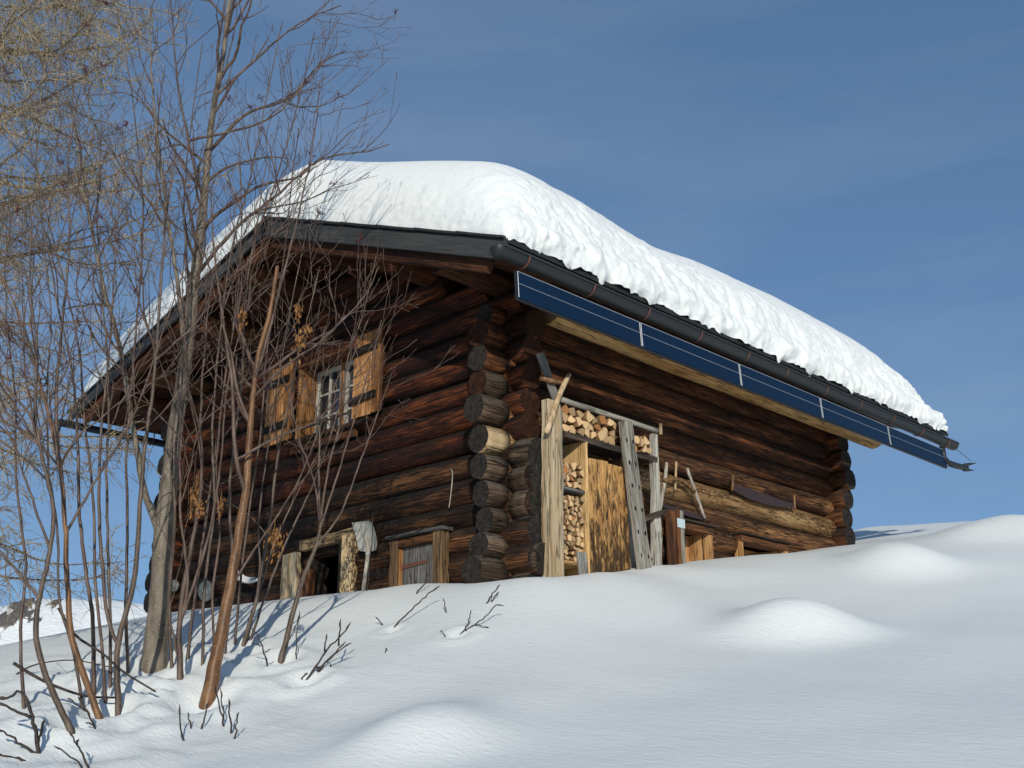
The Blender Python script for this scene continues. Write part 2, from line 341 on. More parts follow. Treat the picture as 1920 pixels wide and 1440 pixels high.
def log(name, p0, p1, r0, r1, mat, end='end_dark', parent=None, sides=14, wob=0.012, lump=0.06, sq=0.0):
    """round log: X is the grain direction, bent and lumpy, with rough sawn ends"""
    m, L = frame(p0, p1); n = max(3, int(L / 0.16)); sd = random.uniform(0, 500); V = []; F = []
    for i in range(n + 1):
        x = L * i / n; f = i / n; r = r0 + (r1 - r0) * f
        cy = wob * mnoise.noise(Vector((x * 0.7, sd, 0))); cz = wob * mnoise.noise(Vector((x * 0.7, sd, 9)))
        for j in range(sides):
            a = 2 * math.pi * j / sides
            rr = r * (1 + lump * mnoise.noise(Vector((x * 1.6, 1.7 * math.cos(a) + sd, 1.7 * math.sin(a)))) + lump * 0.5 * mnoise.noise(Vector((x * 6, 5 * math.cos(a) + sd, 5 * math.sin(a)))))
            if sq: rr *= 1 + sq * (max(abs(math.cos(a)), abs(math.sin(a))) ** -1 - 1.2)
            xx = x
            if i == 0: xx -= 0.012 * mnoise.noise(Vector((3 * math.cos(a) + sd, 3 * math.sin(a), 4)))
            if i == n: xx += 0.012 * mnoise.noise(Vector((3 * math.cos(a) + sd, 3 * math.sin(a), 7)))
            V.append((xx, cy + rr * math.cos(a), cz + rr * math.sin(a)))
    for i in range(n):
        for j in range(sides):
            F.append((i * sides + j, (i + 1) * sides + j, (i + 1) * sides + (j + 1) % sides, i * sides + (j + 1) % sides))
    nb = len(F)
    c0 = len(V); V.append((0.006, 0, 0)); V.append((L - 0.006, 0, 0))
    for j in range(sides):
        F.append((c0, j, (j + 1) % sides)); F.append((c0 + 1, n * sides + (j + 1) % sides, n * sides + j))
    return mk(name, V, F, [mat, end], parent, [True] * nb + [False] * (len(F) - nb), [0] * nb + [1] * (len(F) - nb), local_m(parent, m))
def sweep(pts, radii, sides=6):
    """tube along points -> (V, Q) numpy arrays, quads only (ends pinched)"""
    P = np.asarray(pts, float); R_ = np.asarray(radii, float); n = len(P)
    T = np.gradient(P, axis=0); T /= np.linalg.norm(T, axis=1)[:, None] + 1e-12
    u = np.array([0.31, 0.77, 0.55]) if abs(T[0] @ np.array([0.31, 0.77, 0.55])) < 0.9 else np.array([1.0, 0, 0])
    a = np.arange(sides) * 2 * np.pi / sides; V = np.empty((n, sides, 3))
    for i in range(n):
        u = u - T[i] * (u @ T[i]); u /= np.linalg.norm(u) + 1e-12; v = np.cross(T[i], u)
        V[i] = P[i] + R_[i] * (np.cos(a)[:, None] * u + np.sin(a)[:, None] * v)
    i = np.arange(n - 1)[:, None] * sides; j = np.arange(sides)[None]; j2 = (j + 1) % sides
    Q = np.stack([i + j, i + j2, i + sides + j2, i + sides + j], -1).reshape(-1, 4)
    return V.reshape(-1, 3), Q
class Acc:
    def __init__(s): s.V = []; s.Q = []; s.n = 0
    def add(s, V, Q): s.V.append(V); s.Q.append(Q + s.n); s.n += len(V)
    def tube(s, pts, radii, sides=6): s.add(*sweep(pts, radii, sides))
    def build(s, name, mat, parent=None, smooth=True):
        if not s.n: return None
        V = np.vstack(s.V)
        if parent is not None: V = V - np.array(world_of(parent).translation)
        return mkq(name, V, np.vstack(s.Q), mat, parent, smooth)
def tube(name, pts, r, mat, parent=None, sides=8, cap=True):
    rr = r if hasattr(r, '__len__') else [r] * len(pts)
    P = [np.asarray(p, float) for p in pts]
    if cap:
        rr = [0.0005] + list(rr) + [0.0005]; P = [P[0] + (P[0] - P[1]) * 1e-3] + P + [P[-1] + (P[-1] - P[-2]) * 1e-3]
    a = Acc(); a.tube(P, rr, sides); return a.build(name, mat, parent)
def smooth_path(pts, n):
    P = np.asarray(pts, float); d = np.r_[0, np.cumsum(np.linalg.norm(np.diff(P, axis=0), axis=1))]; t = np.linspace(0, d[-1], n)
    # catmull-rom through points
    Pp = np.vstack([2 * P[0] - P[1], P, 2 * P[-1] - P[-2]]); out = []
    for x in t:
        i = min(np.searchsorted(d, x, side='right') - 1, len(P) - 2); u = (x - d[i]) / (d[i + 1] - d[i] + 1e-9)
        p0, p1, p2, p3 = Pp[i], Pp[i + 1], Pp[i + 2], Pp[i + 3]
        out.append(0.5 * ((2 * p1) + (-p0 + p2) * u + (2 * p0 - 5 * p1 + 4 * p2 - p3) * u * u + (-p0 + 3 * p1 - 3 * p2 + p3) * u ** 3))
    return np.array(out)

# ------------------------------------------------------------------ ground
CP = np.array([(0.31,-5.21,-1.524),(0.74,-4.57,-1.527),(1.94,-3.77,-1.522),(3.25,-3.27,-1.509),(4.26,-2.72,-1.502),(5.17,-2.28,-1.495),(5.82,-1.98,-1.490),(-0.11,-4.27,-1.239),(0.32,-4.03,-1.339),(0.12,-3.63,-1.226),(-0.59,-3.05,-0.910),(0.38,-3.15,-1.150),(0.04,-2.38,-0.841),(1.58,-2.74,-1.211),(2.34,-2.34,-1.128),(2.90,-1.85,-1.130),(3.75,-1.52,-1.144),(4.56,-1.01,-1.152),(-0.00,-1.51,-0.550),(1.29,-1.27,-0.620),(1.87,-0.50,-0.606),(2.87,0.05,-0.710),(3.97,0.58,-0.743),(5.15,0.23,-0.986),(1.11,-0.21,-0.239),(1.22,1.13,-0.077),(1.70,2.15,0.024),(2.37,2.95,0.087),(3.06,3.77,0.203),(4.30,4.14,0.016),(-3.62,-4.05,-0.845),(-3.86,-2.89,-0.539),(-4.12,-1.96,-0.306),(-4.31,-0.99,-0.055),(-3.55,-0.67,-0.020),(-2.64,-0.54,-0.007),(-1.73,-0.48,-0.007),(-0.71,-0.48,-0.017),(0.23,-0.63,-0.149),(0.65,-0.36,-0.105),(0.67,0.46,0.032),(0.46,1.69,0.261),(0.49,3.41,0.556),(0.67,5.23,0.870),(1.16,5.69,0.932),(1.64,6.11,0.978),(2.20,6.65,1.021),(3.59,7.56,1.033),(-0.13,7.51,1.314),(0.50,8.02,1.346),(1.39,8.58,1.351),(-1.57,9.92,1.983),(-0.89,10.25,1.990),(-0.25,10.85,2.040),(0.55,11.47,2.061),(2.38,12.93,2.138),(-2.56,13.88,2.437),(-0.94,15.08,2.471),(-6.20,-0.30,0.020),(-4.50,-0.20,0.020),(-3.00,-0.20,0.000),(-2.00,-0.20,0.050),(-1.00,-0.20,0.000),(0.20,0.20,-0.060),(0.20,2.00,0.300),(0.20,4.00,0.620),(0.20,6.00,1.000),(-6.00,3.00,0.600),(-3.00,3.00,0.600),(-3.00,6.50,1.100),(-7.00,6.50,0.900),(-3.00,9.00,1.300),(6.96,-7.05,-2.900),(9.00,-9.00,-3.900),(3.00,-11.00,-4.000),(12.00,-4.00,-2.700),(-6.00,-8.00,-3.000),(-12.00,-4.00,-2.100),(-12.00,2.00,-0.600),(-16.00,-10.00,-5.000),(14.00,4.00,-0.400),(18.00,10.00,1.000)])
def _tps(p, lam=0.02):
    n = len(p); d = np.hypot(p[:, None, 0] - p[None, :, 0], p[:, None, 1] - p[None, :, 1])
    K = np.where(d > 0, d * d * np.log(d + 1e-9), 0) + lam * np.eye(n); Pm = np.c_[np.ones(n), p[:, :2]]
    return np.linalg.solve(np.block([[K, Pm], [Pm.T, np.zeros((3, 3))]]), np.r_[p[:, 2], 0, 0, 0])
_w = _tps(CP)
_perm = rng.permutation(256); _grad = rng.normal(size=(256, 2)); _grad /= np.linalg.norm(_grad, axis=1)[:, None]
def pn(x, y):
    """2D gradient noise, about -0.7..0.7"""
    xi = np.floor(x).astype(int); yi = np.floor(y).astype(int); xf = x - xi; yf = y - yi
    def g(ix, iy, fx, fy):
        k = _grad[_perm[(ix + _perm[iy & 255]) & 255]]; return k[..., 0] * fx + k[..., 1] * fy
    u = xf ** 3 * (xf * (xf * 6 - 15) + 10); v = yf ** 3 * (yf * (yf * 6 - 15) + 10)
    a = g(xi, yi, xf, yf); b = g(xi + 1, yi, xf - 1, yf); c = g(xi, yi + 1, xf, yf - 1); d = g(xi + 1, yi + 1, xf - 1, yf - 1)
    return (a * (1 - u) + b * u) * (1 - v) + (c * (1 - u) + d * u) * v
def sstep(a, b, x):
    t = np.clip((x - a) / (b - a), 0, 1); return t * t * (3 - 2 * t)
def base_h(x, y):
    x = np.asarray(x, float); y = np.asarray(y, float); out = np.full(x.shape, float(_w[-3])) + _w[-2] * x + _w[-1] * y
    for (cx, cy, _), w in zip(CP, _w[:-3]):
        d2 = (x - cx) ** 2 + (y - cy) ** 2; out += w * 0.5 * d2 * np.log(d2 + 1e-12)
    return out
def far_h(x, y):
    z = np.where(y > 0, 1.2 + 0.05 * y, 1.2 + 0.30 * y) - 0.16 * np.maximum(-x - 6, 0) - 0.10 * np.maximum(x, 0)
    z = z + 0.6 * pn(x * 0.05, y * 0.05)
    return -260 + np.logaddexp(0, (z + 260) / 20) * 20 - 0.0
HITC = {}
def ground_smooth(x, y):
    r = np.hypot(x + 0.5, y - 0.5); f = sstep(15.0, 26.0, r)
    return base_h(x, y) * (1 - f) + np.where(f > 0, far_h(x, y), 0) * f
def hit(px, py, fn=None, dmax=24.0):
    fn = fn or ground_smooth
    r = ray(px, py); r = r / math.hypot(r[0], r[1]); t = np.linspace(3.5, dmax, 1200); P = CAM + t[:, None] * r
    i = np.where(P[:, 2] - fn(P[:, 0], P[:, 1]) < 0)[0]
    return P[i[0]] if len(i) else P[-1]
# snow humps over buried rocks: photo pixel of the foot centre, width (m), depth (m), height (m)
HUMPS = []
for (px, py, wx, wy, hh) in [(1492, 1186, 0.46, 0.40, 0.25), (1690, 1064, 0.46, 0.50, 0.23), (790, 1385, 0.36, 0.38, 0.16), (1850, 1008, 0.55, 0.6, 0.17), (1965, 1010, 0.45, 0.6, 0.17)]:
    p = hit(px, py); HUMPS.append((p[0], p[1], wx, wy, hh))
_fw = np.array([-0.70, 0.714]); _rg = np.array([0.714, 0.70])
TREE_C = hit(300, 1300)
WELLS = [(q[0], q[1], s_) for q, s_ in [(hit(px, py), s_) for (px, py, s_) in [(287, 1258, 0.20), (389, 1316, 0.15), (527, 1240, 0.11), (456, 1212, 0.09), (421, 1226, 0.09), (338, 1272, 0.13), (222, 1337, 0.11), (186, 1345, 0.12), (134, 1372, 0.11), (176, 1302, 0.09), (207, 1290, 0.09), (574, 1276, 0.10), (858, 1193, 0.07), (737, 1181, 0.06)]]]
def ground_h(x, y):
    x = np.asarray(x, float); y = np.asarray(y, float)
    z = ground_smooth(x, y)
    for (cx, cy, wx, wy, hh) in HUMPS:
        u = ((x - cx) * _rg[0] + (y - cy) * _rg[1]) / wx; v = ((x - cx) * _fw[0] + (y - cy) * _fw[1]) / wy
        v = np.where(v < 0, v * 1.25, v * 0.8)
        q = u * u + v * v; z = z + hh * np.exp(-q ** 1.15 * 0.9)
    near = 1 - sstep(12, 24, np.hypot(x, y))
    z = z + near * (0.035 * pn(x * 0.5 + 3, y * 0.5) + 0.010 * pn(x * 1.7, y * 1.7 + 5))
    # churned, lumpy snow round the stems
    a = (x - TREE_C[0]) * _rg[0] + (y - TREE_C[1]) * _rg[1]; b = (x - TREE_C[0]) * _fw[0] + (y - TREE_C[1]) * _fw[1]
    t = np.exp(-((a + 0.25) / 1.1) ** 2 - ((b + 0.3) / 1.5) ** 2)
    z = z + t * (0.12 * pn(x * 2.3, y * 2.3) + 0.10 * (np.abs(pn(x * 4.5 + 9, y * 4.5)) - 0.2) + 0.03 * np.abs(pn(x * 12, y * 12)))
    for (cx, cy, s_) in WELLS:   # melt wells with a soft rim round the stems
        q = np.hypot(x - cx, y - cy) / s_; z = z - 0.45 * s_ * np.exp(-q ** 2) + 0.28 * s_ * np.exp(-((q - 1.9) / 0.7) ** 2)
    return z
def build_ground():
    n = 760
    u = np.linspace(-1, 1, n)
    gx = -1.0 + 4.2 * np.sinh(u * 7.6) / np.sinh(1.0) * 0.62
    gy = -1.5 + 4.2 * np.sinh(u * 7.6) / np.sinh(1.0) * 0.62
    X, Y = np.meshgrid(gx, gy, indexing='ij'); Z = ground_h(X, Y)
    V = np.stack([X, Y, Z], -1).reshape(-1, 3); i = np.arange(n * n).reshape(n, n)
    Q = np.stack([i[:-1, :-1], i[1:, :-1], i[1:, 1:], i[:-1, 1:]], -1).reshape(-1, 4)
    o = mkq('ground', V, Q, 'snow'); tag(o, 'smooth untracked snow slope below the cabin', kind='structure')
build_ground()
# ------------------------------------------------------------------ far mountain
def build_mountain():
    D = 2300.0; c = at(140, 1200, D); f = ray(140, 1125)[:2]; f = f / np.linalg.norm(f); rgt = np.array([f[1], -f[0]])
    nu, nv = 420, 130
    u = np.linspace(-1500, 1100, nu); v = np.linspace(-900, 700, nv); U, Vv = np.meshgrid(u, v, indexing='ij')
    crest_px = np.array([(-1300, 1190), (-900, 1150), (-400, 1160), (-120, 1150), (0, 1137), (35, 1134), (70, 1123), (135, 1121), (160, 1125), (188, 1117), (215, 1126), (270, 1132), (420, 1120), (700, 1150), (1100, 1170)], float)
    cu, cz = [], []
    for (px, py) in crest_px:
        p = at(px, py, D / max(0.3, math.cos(math.atan((px - 140) / FPX)))); cu.append((p[:2] - CAM[:2]) @ rgt); cz.append(p[2])
    crest = np.interp(U, cu, cz)
    base = -230.0
    prof = np.where(Vv < 0, np.exp(-(np.abs(Vv) / 520.0) ** 1.35), np.exp(-(Vv / 420.0) ** 1.5))
    rid = pn(U / 260, Vv / 200) * 26 + pn(U / 90 + 3, Vv / 110) * 13 + pn(U / 36, Vv / 42 + 8) * 5
    gul = -np.abs(pn(U / 120 + 0.15 * Vv / 100, Vv / 900 + 4)) * 40 * np.exp(-((Vv + 300) / 260) ** 2)
    w = 1 - np.exp(-(Vv / 130.0) ** 2)
    Z = base + (crest - base) * prof + rid * w + gul * w + pn(U / 25, Vv / 25) * 2.0
    rock = np.zeros_like(Z)
    for (px, py, ru, rv, hgt) in [(40, 1146, 24, 34, 9), (10, 1178, 18, 22, 5), (48, 1163, 18, 14, 4), (100, 1142, 12, 12, 3), (28, 1166, 14, 14, 4), (108, 1130, 6, 8, 2), (64, 1172, 12, 10, 2.5), (-60, 1165, 30, 30, 6)]:
        p = at(px, py, D); uu = (p[:2] - CAM[:2]) @ rgt
        col = np.argmin(np.abs(u - uu)); tgt = p[2]
        js = np.where((Z[col] >= tgt) & (v < 0))[0]; vv = v[js[0]] if len(js) else -150
        e = ((U - uu) / ru) ** 2 + ((Vv - vv) / rv) ** 2 + 1.3 * pn(U / 17, Vv / 22) + 0.7 * pn(U / 7, Vv / 9)
        mk_ = np.clip(1.4 - e, 0, 1); Z = Z + hgt * sstep(0, 0.8, mk_); rock = np.maximum(rock, sstep(0.05, 0.3, mk_))
    XY = CAM[:2] + f * (D + Vv[..., None]) + rgt * U[..., None]
    V = np.concatenate([XY, Z[..., None]], -1).reshape(-1, 3); i = np.arange(nu * nv).reshape(nu, nv)
    Q = np.stack([i[:-1, :-1], i[1:, :-1], i[1:, 1:], i[:-1, 1:]], -1).reshape(-1, 4)
    k = NT('mountain snow and rock')
    at_ = k.n('Attribute', {'attribute_name': 'rock'})
    n1 = k.noise(k.coords((0.05, 0.05, 0.09), rnd=False), 1, 6, 0.65); n2 = k.noise(k.coords((0.2, 0.2, 0.5), rnd=False), 1, 5, 0.65)
    rc = k.ramp(n2, (0.3, (0.09, 0.082, 0.075)), (0.7, (0.31, 0.275, 0.24)))
    fac = k.ramp(k.math('ADD', at_.outputs['Fac'], k.math('MULTIPLY', k.math('SUBTRACT', n2, 0.55), 1.7)), (0.45, 0.0), (0.6, 1.0))
    c = k.mix(fac, (0.875, 0.885, 0.885), rc)
    k.bump(k.math('ADD', k.math('MULTIPLY', n1, 6.0), k.math('MULTIPLY', k.math('MULTIPLY', n2, fac), 12.0)), 0.8, 1.0)
    MAT['mountain'] = k.fin(c, 0.7, 0.15)
    o = mkq('mountain', V, Q, 'mountain'); a = o.data.attributes.new('rock', 'FLOAT', 'POINT'); a.data.foreach_set('value', rock.reshape(-1).astype(np.float32))
    tag(o, 'distant snowy mountain with brown rock outcrops', kind='structure')
build_mountain()
# ------------------------------------------------------------------ cabin
RIDGE = (-2.65, 4.14); EAVE_R = (1.07, 2.645); EAVE_L = (-7.2, 2.86); Y0, Y1 = -1.10, 7.50
def roof_z(x):
    if x >= RIDGE[0]: return RIDGE[1] + (EAVE_R[1] - RIDGE[1]) * (x - RIDGE[0]) / (EAVE_R[0] - RIDGE[0])
    return RIDGE[1] + (EAVE_L[1] - RIDGE[1]) * (x - RIDGE[0]) / (EAVE_L[0] - RIDGE[0])
CAB = empty('log_cabin', (0, 0, 0), 'old dark log cabin with deep snow on its roof', 'cabin')
WX = -5.90; LY = 6.02
XZ = [-0.62, -0.36, -0.10, 0.14, 0.38, 0.63, 0.86, 1.11, 1.37, 1.61, 1.86, 2.12, 2.36]       # gable logs
YZ = [-0.50, -0.23, 0.03, 0.26, 0.50, 0.74, 0.98, 1.24, 1.52, 1.77, 2.01, 2.25, 2.47]        # side wall logs
def runs(a, b, holes):
    out = []; cur = a
    for (h0, h1) in sorted(holes):
        if h0 > cur: out.append((cur, h0))
        cur = max(cur, h1)
    if cur < b: out.append((cur, b))
    return out
# gable wall facing the camera's left half
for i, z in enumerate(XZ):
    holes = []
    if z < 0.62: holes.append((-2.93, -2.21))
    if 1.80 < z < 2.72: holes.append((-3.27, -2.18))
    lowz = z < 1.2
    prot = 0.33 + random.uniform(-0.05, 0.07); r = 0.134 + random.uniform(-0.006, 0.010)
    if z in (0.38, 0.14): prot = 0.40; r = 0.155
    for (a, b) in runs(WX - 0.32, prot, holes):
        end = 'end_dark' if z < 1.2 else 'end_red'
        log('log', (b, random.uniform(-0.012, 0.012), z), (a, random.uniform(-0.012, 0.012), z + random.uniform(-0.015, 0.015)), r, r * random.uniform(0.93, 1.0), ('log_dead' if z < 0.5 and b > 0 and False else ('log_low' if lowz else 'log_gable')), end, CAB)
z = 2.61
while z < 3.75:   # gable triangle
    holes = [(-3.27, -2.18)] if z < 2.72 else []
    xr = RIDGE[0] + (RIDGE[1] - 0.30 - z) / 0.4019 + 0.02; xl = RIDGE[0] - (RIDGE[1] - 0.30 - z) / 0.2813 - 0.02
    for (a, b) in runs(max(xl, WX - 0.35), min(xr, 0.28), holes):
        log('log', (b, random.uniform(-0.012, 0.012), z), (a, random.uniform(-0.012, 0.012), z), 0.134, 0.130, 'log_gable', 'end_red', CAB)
    z += 0.25
# right wall
for i, z in enumerate(YZ):
    holes = []
    if z < 0.78: holes = [(2.42, 2.96), (3.60, 4.52)]
    if z == 0.74: holes = [(2.42, 2.96), (3.60, 4.52)]
    mat = 'log_gold' if z == 1.24 else ('log_low' if z < 0.3 else ('log_sun_tint' if z < 1.6 else 'log_right'))
    r = 0.134 + random.uniform(-0.006, 0.010)
    if z == 1.24: r = 0.146
    prot = {1.52: 0.45, 1.24: 0.38, 0.50: 0.30, 0.03: 0.44}.get(z, 0.34 + random.uniform(-0.05, 0.08))
    sg = runs(-prot, LY + 0.30 + random.uniform(-0.05, 0.06), holes)
    for (a, b) in sg:
        # the stub past the corner is weathered differently: own wood, same log line
        if a < -0.1:
            sm = 'log_pale' if z == 1.24 else ('log_dead' if z < 1.8 else 'log_right')
            e = 'end_red' if z in (1.77, 2.25) else 'end_dark'
            rr = r * (1.08 if z in (0.03, 1.52) else random.uniform(0.88, 1.0))
            log('log', (random.uniform(-0.02, 0.02), a, z), (0, -0.115, z), rr * 0.97, rr, sm, e, CAB, sides=16, lump=0.08)
            a = -0.112
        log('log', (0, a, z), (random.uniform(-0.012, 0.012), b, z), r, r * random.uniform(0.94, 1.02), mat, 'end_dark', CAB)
# gable log stubs past the corner, sun greyed
for z in XZ[2:]:
    if z < 1.2:
        log('log', (0.155, 0.0, z), (0.36 + random.uniform(-0.04, 0.09), random.uniform(-0.02, 0.03), z + random.uniform(-0.02, 0.02)), 0.148, 0.142, 'log_dead', 'end_dark', CAB, sides=14, lump=0.11)
# left and back walls
for z in YZ:
    log('log', (WX, -0.34 + random.uniform(-0.05, 0.05), z), (WX, LY + 0.3, z), 0.14, 0.14, 'log_gable', 'end_dark', CAB, sides=10)
for z in XZ + [2.61, 2.86]:
    log('log', (0.30 + random.uniform(-0.05, 0.08), LY, z), (WX - 0.3, LY, z), 0.14, 0.14, 'log_right', 'end_dark', CAB, sides=12)
z = 3.11
while z < 3.75:
    xr = RIDGE[0] + (RIDGE[1] - 0.30 - z) / 0.4019; xl = RIDGE[0] - (RIDGE[1] - 0.30 - z) / 0.2813
    log('log', (min(xr, 0.3), LY, z), (max(xl, WX - 0.3), LY, z), 0.14, 0.14, 'log_right', 'end_dark', CAB, sides=10); z += 0.25
# purlins carrying the roof
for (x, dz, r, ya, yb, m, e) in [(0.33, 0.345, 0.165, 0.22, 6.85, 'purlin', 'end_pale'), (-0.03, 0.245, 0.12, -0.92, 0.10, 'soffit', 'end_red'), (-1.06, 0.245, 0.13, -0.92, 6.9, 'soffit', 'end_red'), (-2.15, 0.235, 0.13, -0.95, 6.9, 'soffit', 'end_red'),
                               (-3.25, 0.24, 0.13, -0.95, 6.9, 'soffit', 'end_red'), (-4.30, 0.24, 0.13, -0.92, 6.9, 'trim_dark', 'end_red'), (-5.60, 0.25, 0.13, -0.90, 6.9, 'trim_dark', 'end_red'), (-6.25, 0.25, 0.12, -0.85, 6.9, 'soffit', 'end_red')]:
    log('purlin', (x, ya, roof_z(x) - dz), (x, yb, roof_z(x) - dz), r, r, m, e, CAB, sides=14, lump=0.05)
log('purlin', (0.05, 0.35, 2.62), (0.05, 6.35, 2.62), 0.12, 0.12, 'log_right', 'end_dark', CAB)
# roof boards running from ridge to eave, shared mesh per slope
def slope_m(side, y):
    e = EAVE_R if side > 0 else EAVE_L
    return (RIDGE[0], y, RIDGE[1] - 0.075), (e[0] - 0.01 * side, y, e[1] - 0.075)
for side in (1, -1):
    first = None; bw = 0.2; n = int((Y1 - Y0 - 0.06) / bw)
    for i in range(n + 1):
        y = Y0 + 0.06 + bw * (i + 0.5)
        if y > Y1 - 0.05: break
        if first is None:
            p, q = slope_m(side, y); first = plank('roof_board', p, q, 0.028, 0.192, 'soffit', CAB, up=(0, 0, 1)); b = first
        else:
            b = bpy.data.objects.new('roof_board', first.data); link(b, CAB); mm = first.matrix_basis.copy(); mm.translation.y = y; mm.translation.z += random.uniform(-0.003, 0.003); b.matrix_basis = mm
    # covering slab and verge
    e = EAVE_R if side > 0 else EAVE_L
    plank('roof_covering', (RIDGE[0], (Y0 + Y1) / 2, RIDGE[1] - 0.035), (e[0] + 0.02 * side, (Y0 + Y1) / 2, e[1] - 0.035), 0.036, Y1 - Y0 + 0.04, 'slate', CAB)
    # barge boards, two lengths on the long slope, dark tile strip over them
    p = np.array([RIDGE[0] - 0.02 * side, Y0 - 0.02, RIDGE[1] - 0.16]); q = np.array([e[0], Y0 - 0.02, e[1] - 0.15])
    bw_ = 0.175 if side > 0 else 0.125; dz_ = np.array([0, 0, 0.132 - bw_ / 2 - (0.03 if side < 0 else 0.015)])
    plank('barge_board', p + dz_, q + dz_, bw_, 0.032, 'barge', CAB)
    plank('verge_rafter', p + (0, 0.09, -0.10), p + (q - p) * 0.93 + (0, 0.09, -0.10), 0.15, 0.07, 'soffit', CAB)
    nt = 13
    for i in range(nt):
        a = np.array([RIDGE[0], Y0 - 0.03, RIDGE[1] - (0.012 if side > 0 else 0.03)]); b_ = np.array([e[0], Y0 - 0.03, e[1] - (0.012 if side > 0 else 0.03)]); f0, f1 = i / nt, (i + 1) / nt
        plank('verge_tile', a + (b_ - a) * f0 + (0, 0, 0.006 * (i % 2)), a + (b_ - a) * (f1 + 0.004), 0.024, 0.07, 'slate', CAB, seg=1)
# eave tiles under the snow rim
nt = 26
for i in range(nt):
    y = Y0 + (Y1 - Y0) * (i + 0.5) / nt
    plank('roof_tile', (0.83, y, roof_z(0.83) + 0.03), (1.08 + random.uniform(-0.03, 0.02), y, roof_z(1.08) + 0.028 + random.uniform(-0.006, 0.008)), 0.045, (Y1 - Y0) / nt - 0.02, 'slate', CAB)
plank('eave_board', (0.965, Y0 + 0.05, 2.56), (0.965, Y1 - 0.02, 2.56), 0.10, 0.03, 'shade_black', CAB)  # black colour paints the shaded gap below the eave tiles
# gutters
def gutter(x, z, ya, yb, sgn, nbr):
    V = []; F = []; ns = 12; n = 24
    for i in range(n + 1):
        y = ya + (yb - ya) * i / n; zz = z - 0.012 * math.sin(math.pi * i / n)
        for (rad, off) in ((0.078, 0.0), (0.072, 0.0)):
            for j in range(ns + 1):
                a = math.pi + math.pi * j / ns; V.append((x + rad * math.cos(a) * sgn, y, zz + rad * 1.05 * math.sin(a)))
    w = 2 * (ns + 1)
    for i in range(n):
        for s in (0, 1):
            for j in range(ns):
                a = i * w + s * (ns + 1) + j; q = (a, a + 1, a + w + 1, a + w); F.append(q if s == 0 else q[::-1])
    g = mk('gutter', V, F, 'gutter', CAB, True)
    tube('rim', [(x + 0.082 * sgn, ya, z + 0.004), (x + 0.082 * sgn, yb, z + 0.004)], 0.012, 'gutter', g, 8)
    for (y, d) in ((ya, -1), (yb, 1)):   # rounded end caps
        V = []; F = []
        for i in range(5):
            b = i / 4 * math.pi / 2
            for j in range(ns + 1):
                a = math.pi + math.pi * j / ns; V.append((x + 0.078 * math.cos(a) * math.cos(b) * sgn, y + d * 0.06 * math.sin(b), z + 0.082 * math.sin(a) * math.cos(b)))
        for i in range(4):
            for j in range(ns): a = i * (ns + 1) + j; F.append((a, a + 1, a + ns + 2, a + ns + 1))
        mk('end_cap', V, F, 'gutter', g, True)
    for i in range(nbr):
        y = ya + 0.32 + (yb - ya - 0.6) * i / (nbr - 1) + random.uniform(-0.03, 0.03)
        pts = [(x + 0.083 * math.cos(math.pi + math.pi * j / 10) * sgn, y, z + 0.088 * math.sin(math.pi + math.pi * j / 10)) for j in range(11)]
        pts = [(x - 0.083 * sgn, y, z + 0.06)] + pts
        tube('bracket', pts, 0.0085, 'rust', g, 6)
    return g
gutter(1.065, 2.515, Y0 - 0.10, Y1 + 0.20, 1, 11)
gutter(-7.30, 2.72, Y0 - 0.12, Y1 + 0.1, -1, 9)
dp = tube('downpipe', [onp(1766, 838, 0, 1.07), onp(1769, 858, 0, 1.075), onp(1777, 868, 0, 1.10), onp(1792, 873, 0, 1.12), onp(1812, 878, 0, 1.14)], [0.042, 0.042, 0.044, 0.042, 0.040], 'gutter', CAB, 12)
for (a, b) in (((1808, 872), (1831, 868)), ((1808, 881), (1827, 882))):
    tube('spout_tip', [onp(*a, 0, 1.14), onp((a[0] + b[0]) / 2, (a[1] + b[1]) / 2, 0, 1.145), onp(*b, 0, 1.15)], [0.024, 0.017, 0.003], 'gutter', dp, 8)
tube('wire', [onp(1785, 836, 0, 1.12), onp(1820, 864, 0, 1.14)], 0.004, 'iron', dp, 5)
# ---- upper gable window
WN = mk('window', [(0, 0, 0), (0.001, 0, 0), (0, 0, 0.001)], [(0, 1, 2)], 'batten', CAB, matrix=Matrix.Translation((-2.73, 0.12, 2.29)))
def part(name, p0, p1, w, t, mat, par, up=(0, 0, 1), **k): return plank(name, p0, p1, w, t, mat, par, up, **k)
wx0, wx1, wz0, wz1 = -3.27, -2.18, 1.86, 2.74
part('jamb', (wx0 + 0.015, 0.0, wz0), (wx0 + 0.015, 0.0, wz1), 0.32, 0.03, 'shutter', WN, up=(0, 1, 0))
part('jamb', (wx1 - 0.015, 0.0, wz0), (wx1 - 0.015, 0.0, wz1), 0.32, 0.03, 'shutter', WN, up=(0, 1, 0))
part('head', (wx0, 0.0, wz1 + 0.02), (wx1, 0.0, wz1 + 0.02), 0.04, 0.36, 'trim_dark', WN)
part('sill', (wx0 - 0.12, -0.05, wz0 - 0.025), (wx1 + 0.35, -0.05, wz0 - 0.025), 0.045, 0.36, 'log_low', WN)
part('sill', (wx0 - 0.06, -0.155, wz0 - 0.10), (wx1 + 0.05, -0.155, wz0 - 0.10), 0.09, 0.04, 'trim_dark', WN)
yw = 0.10
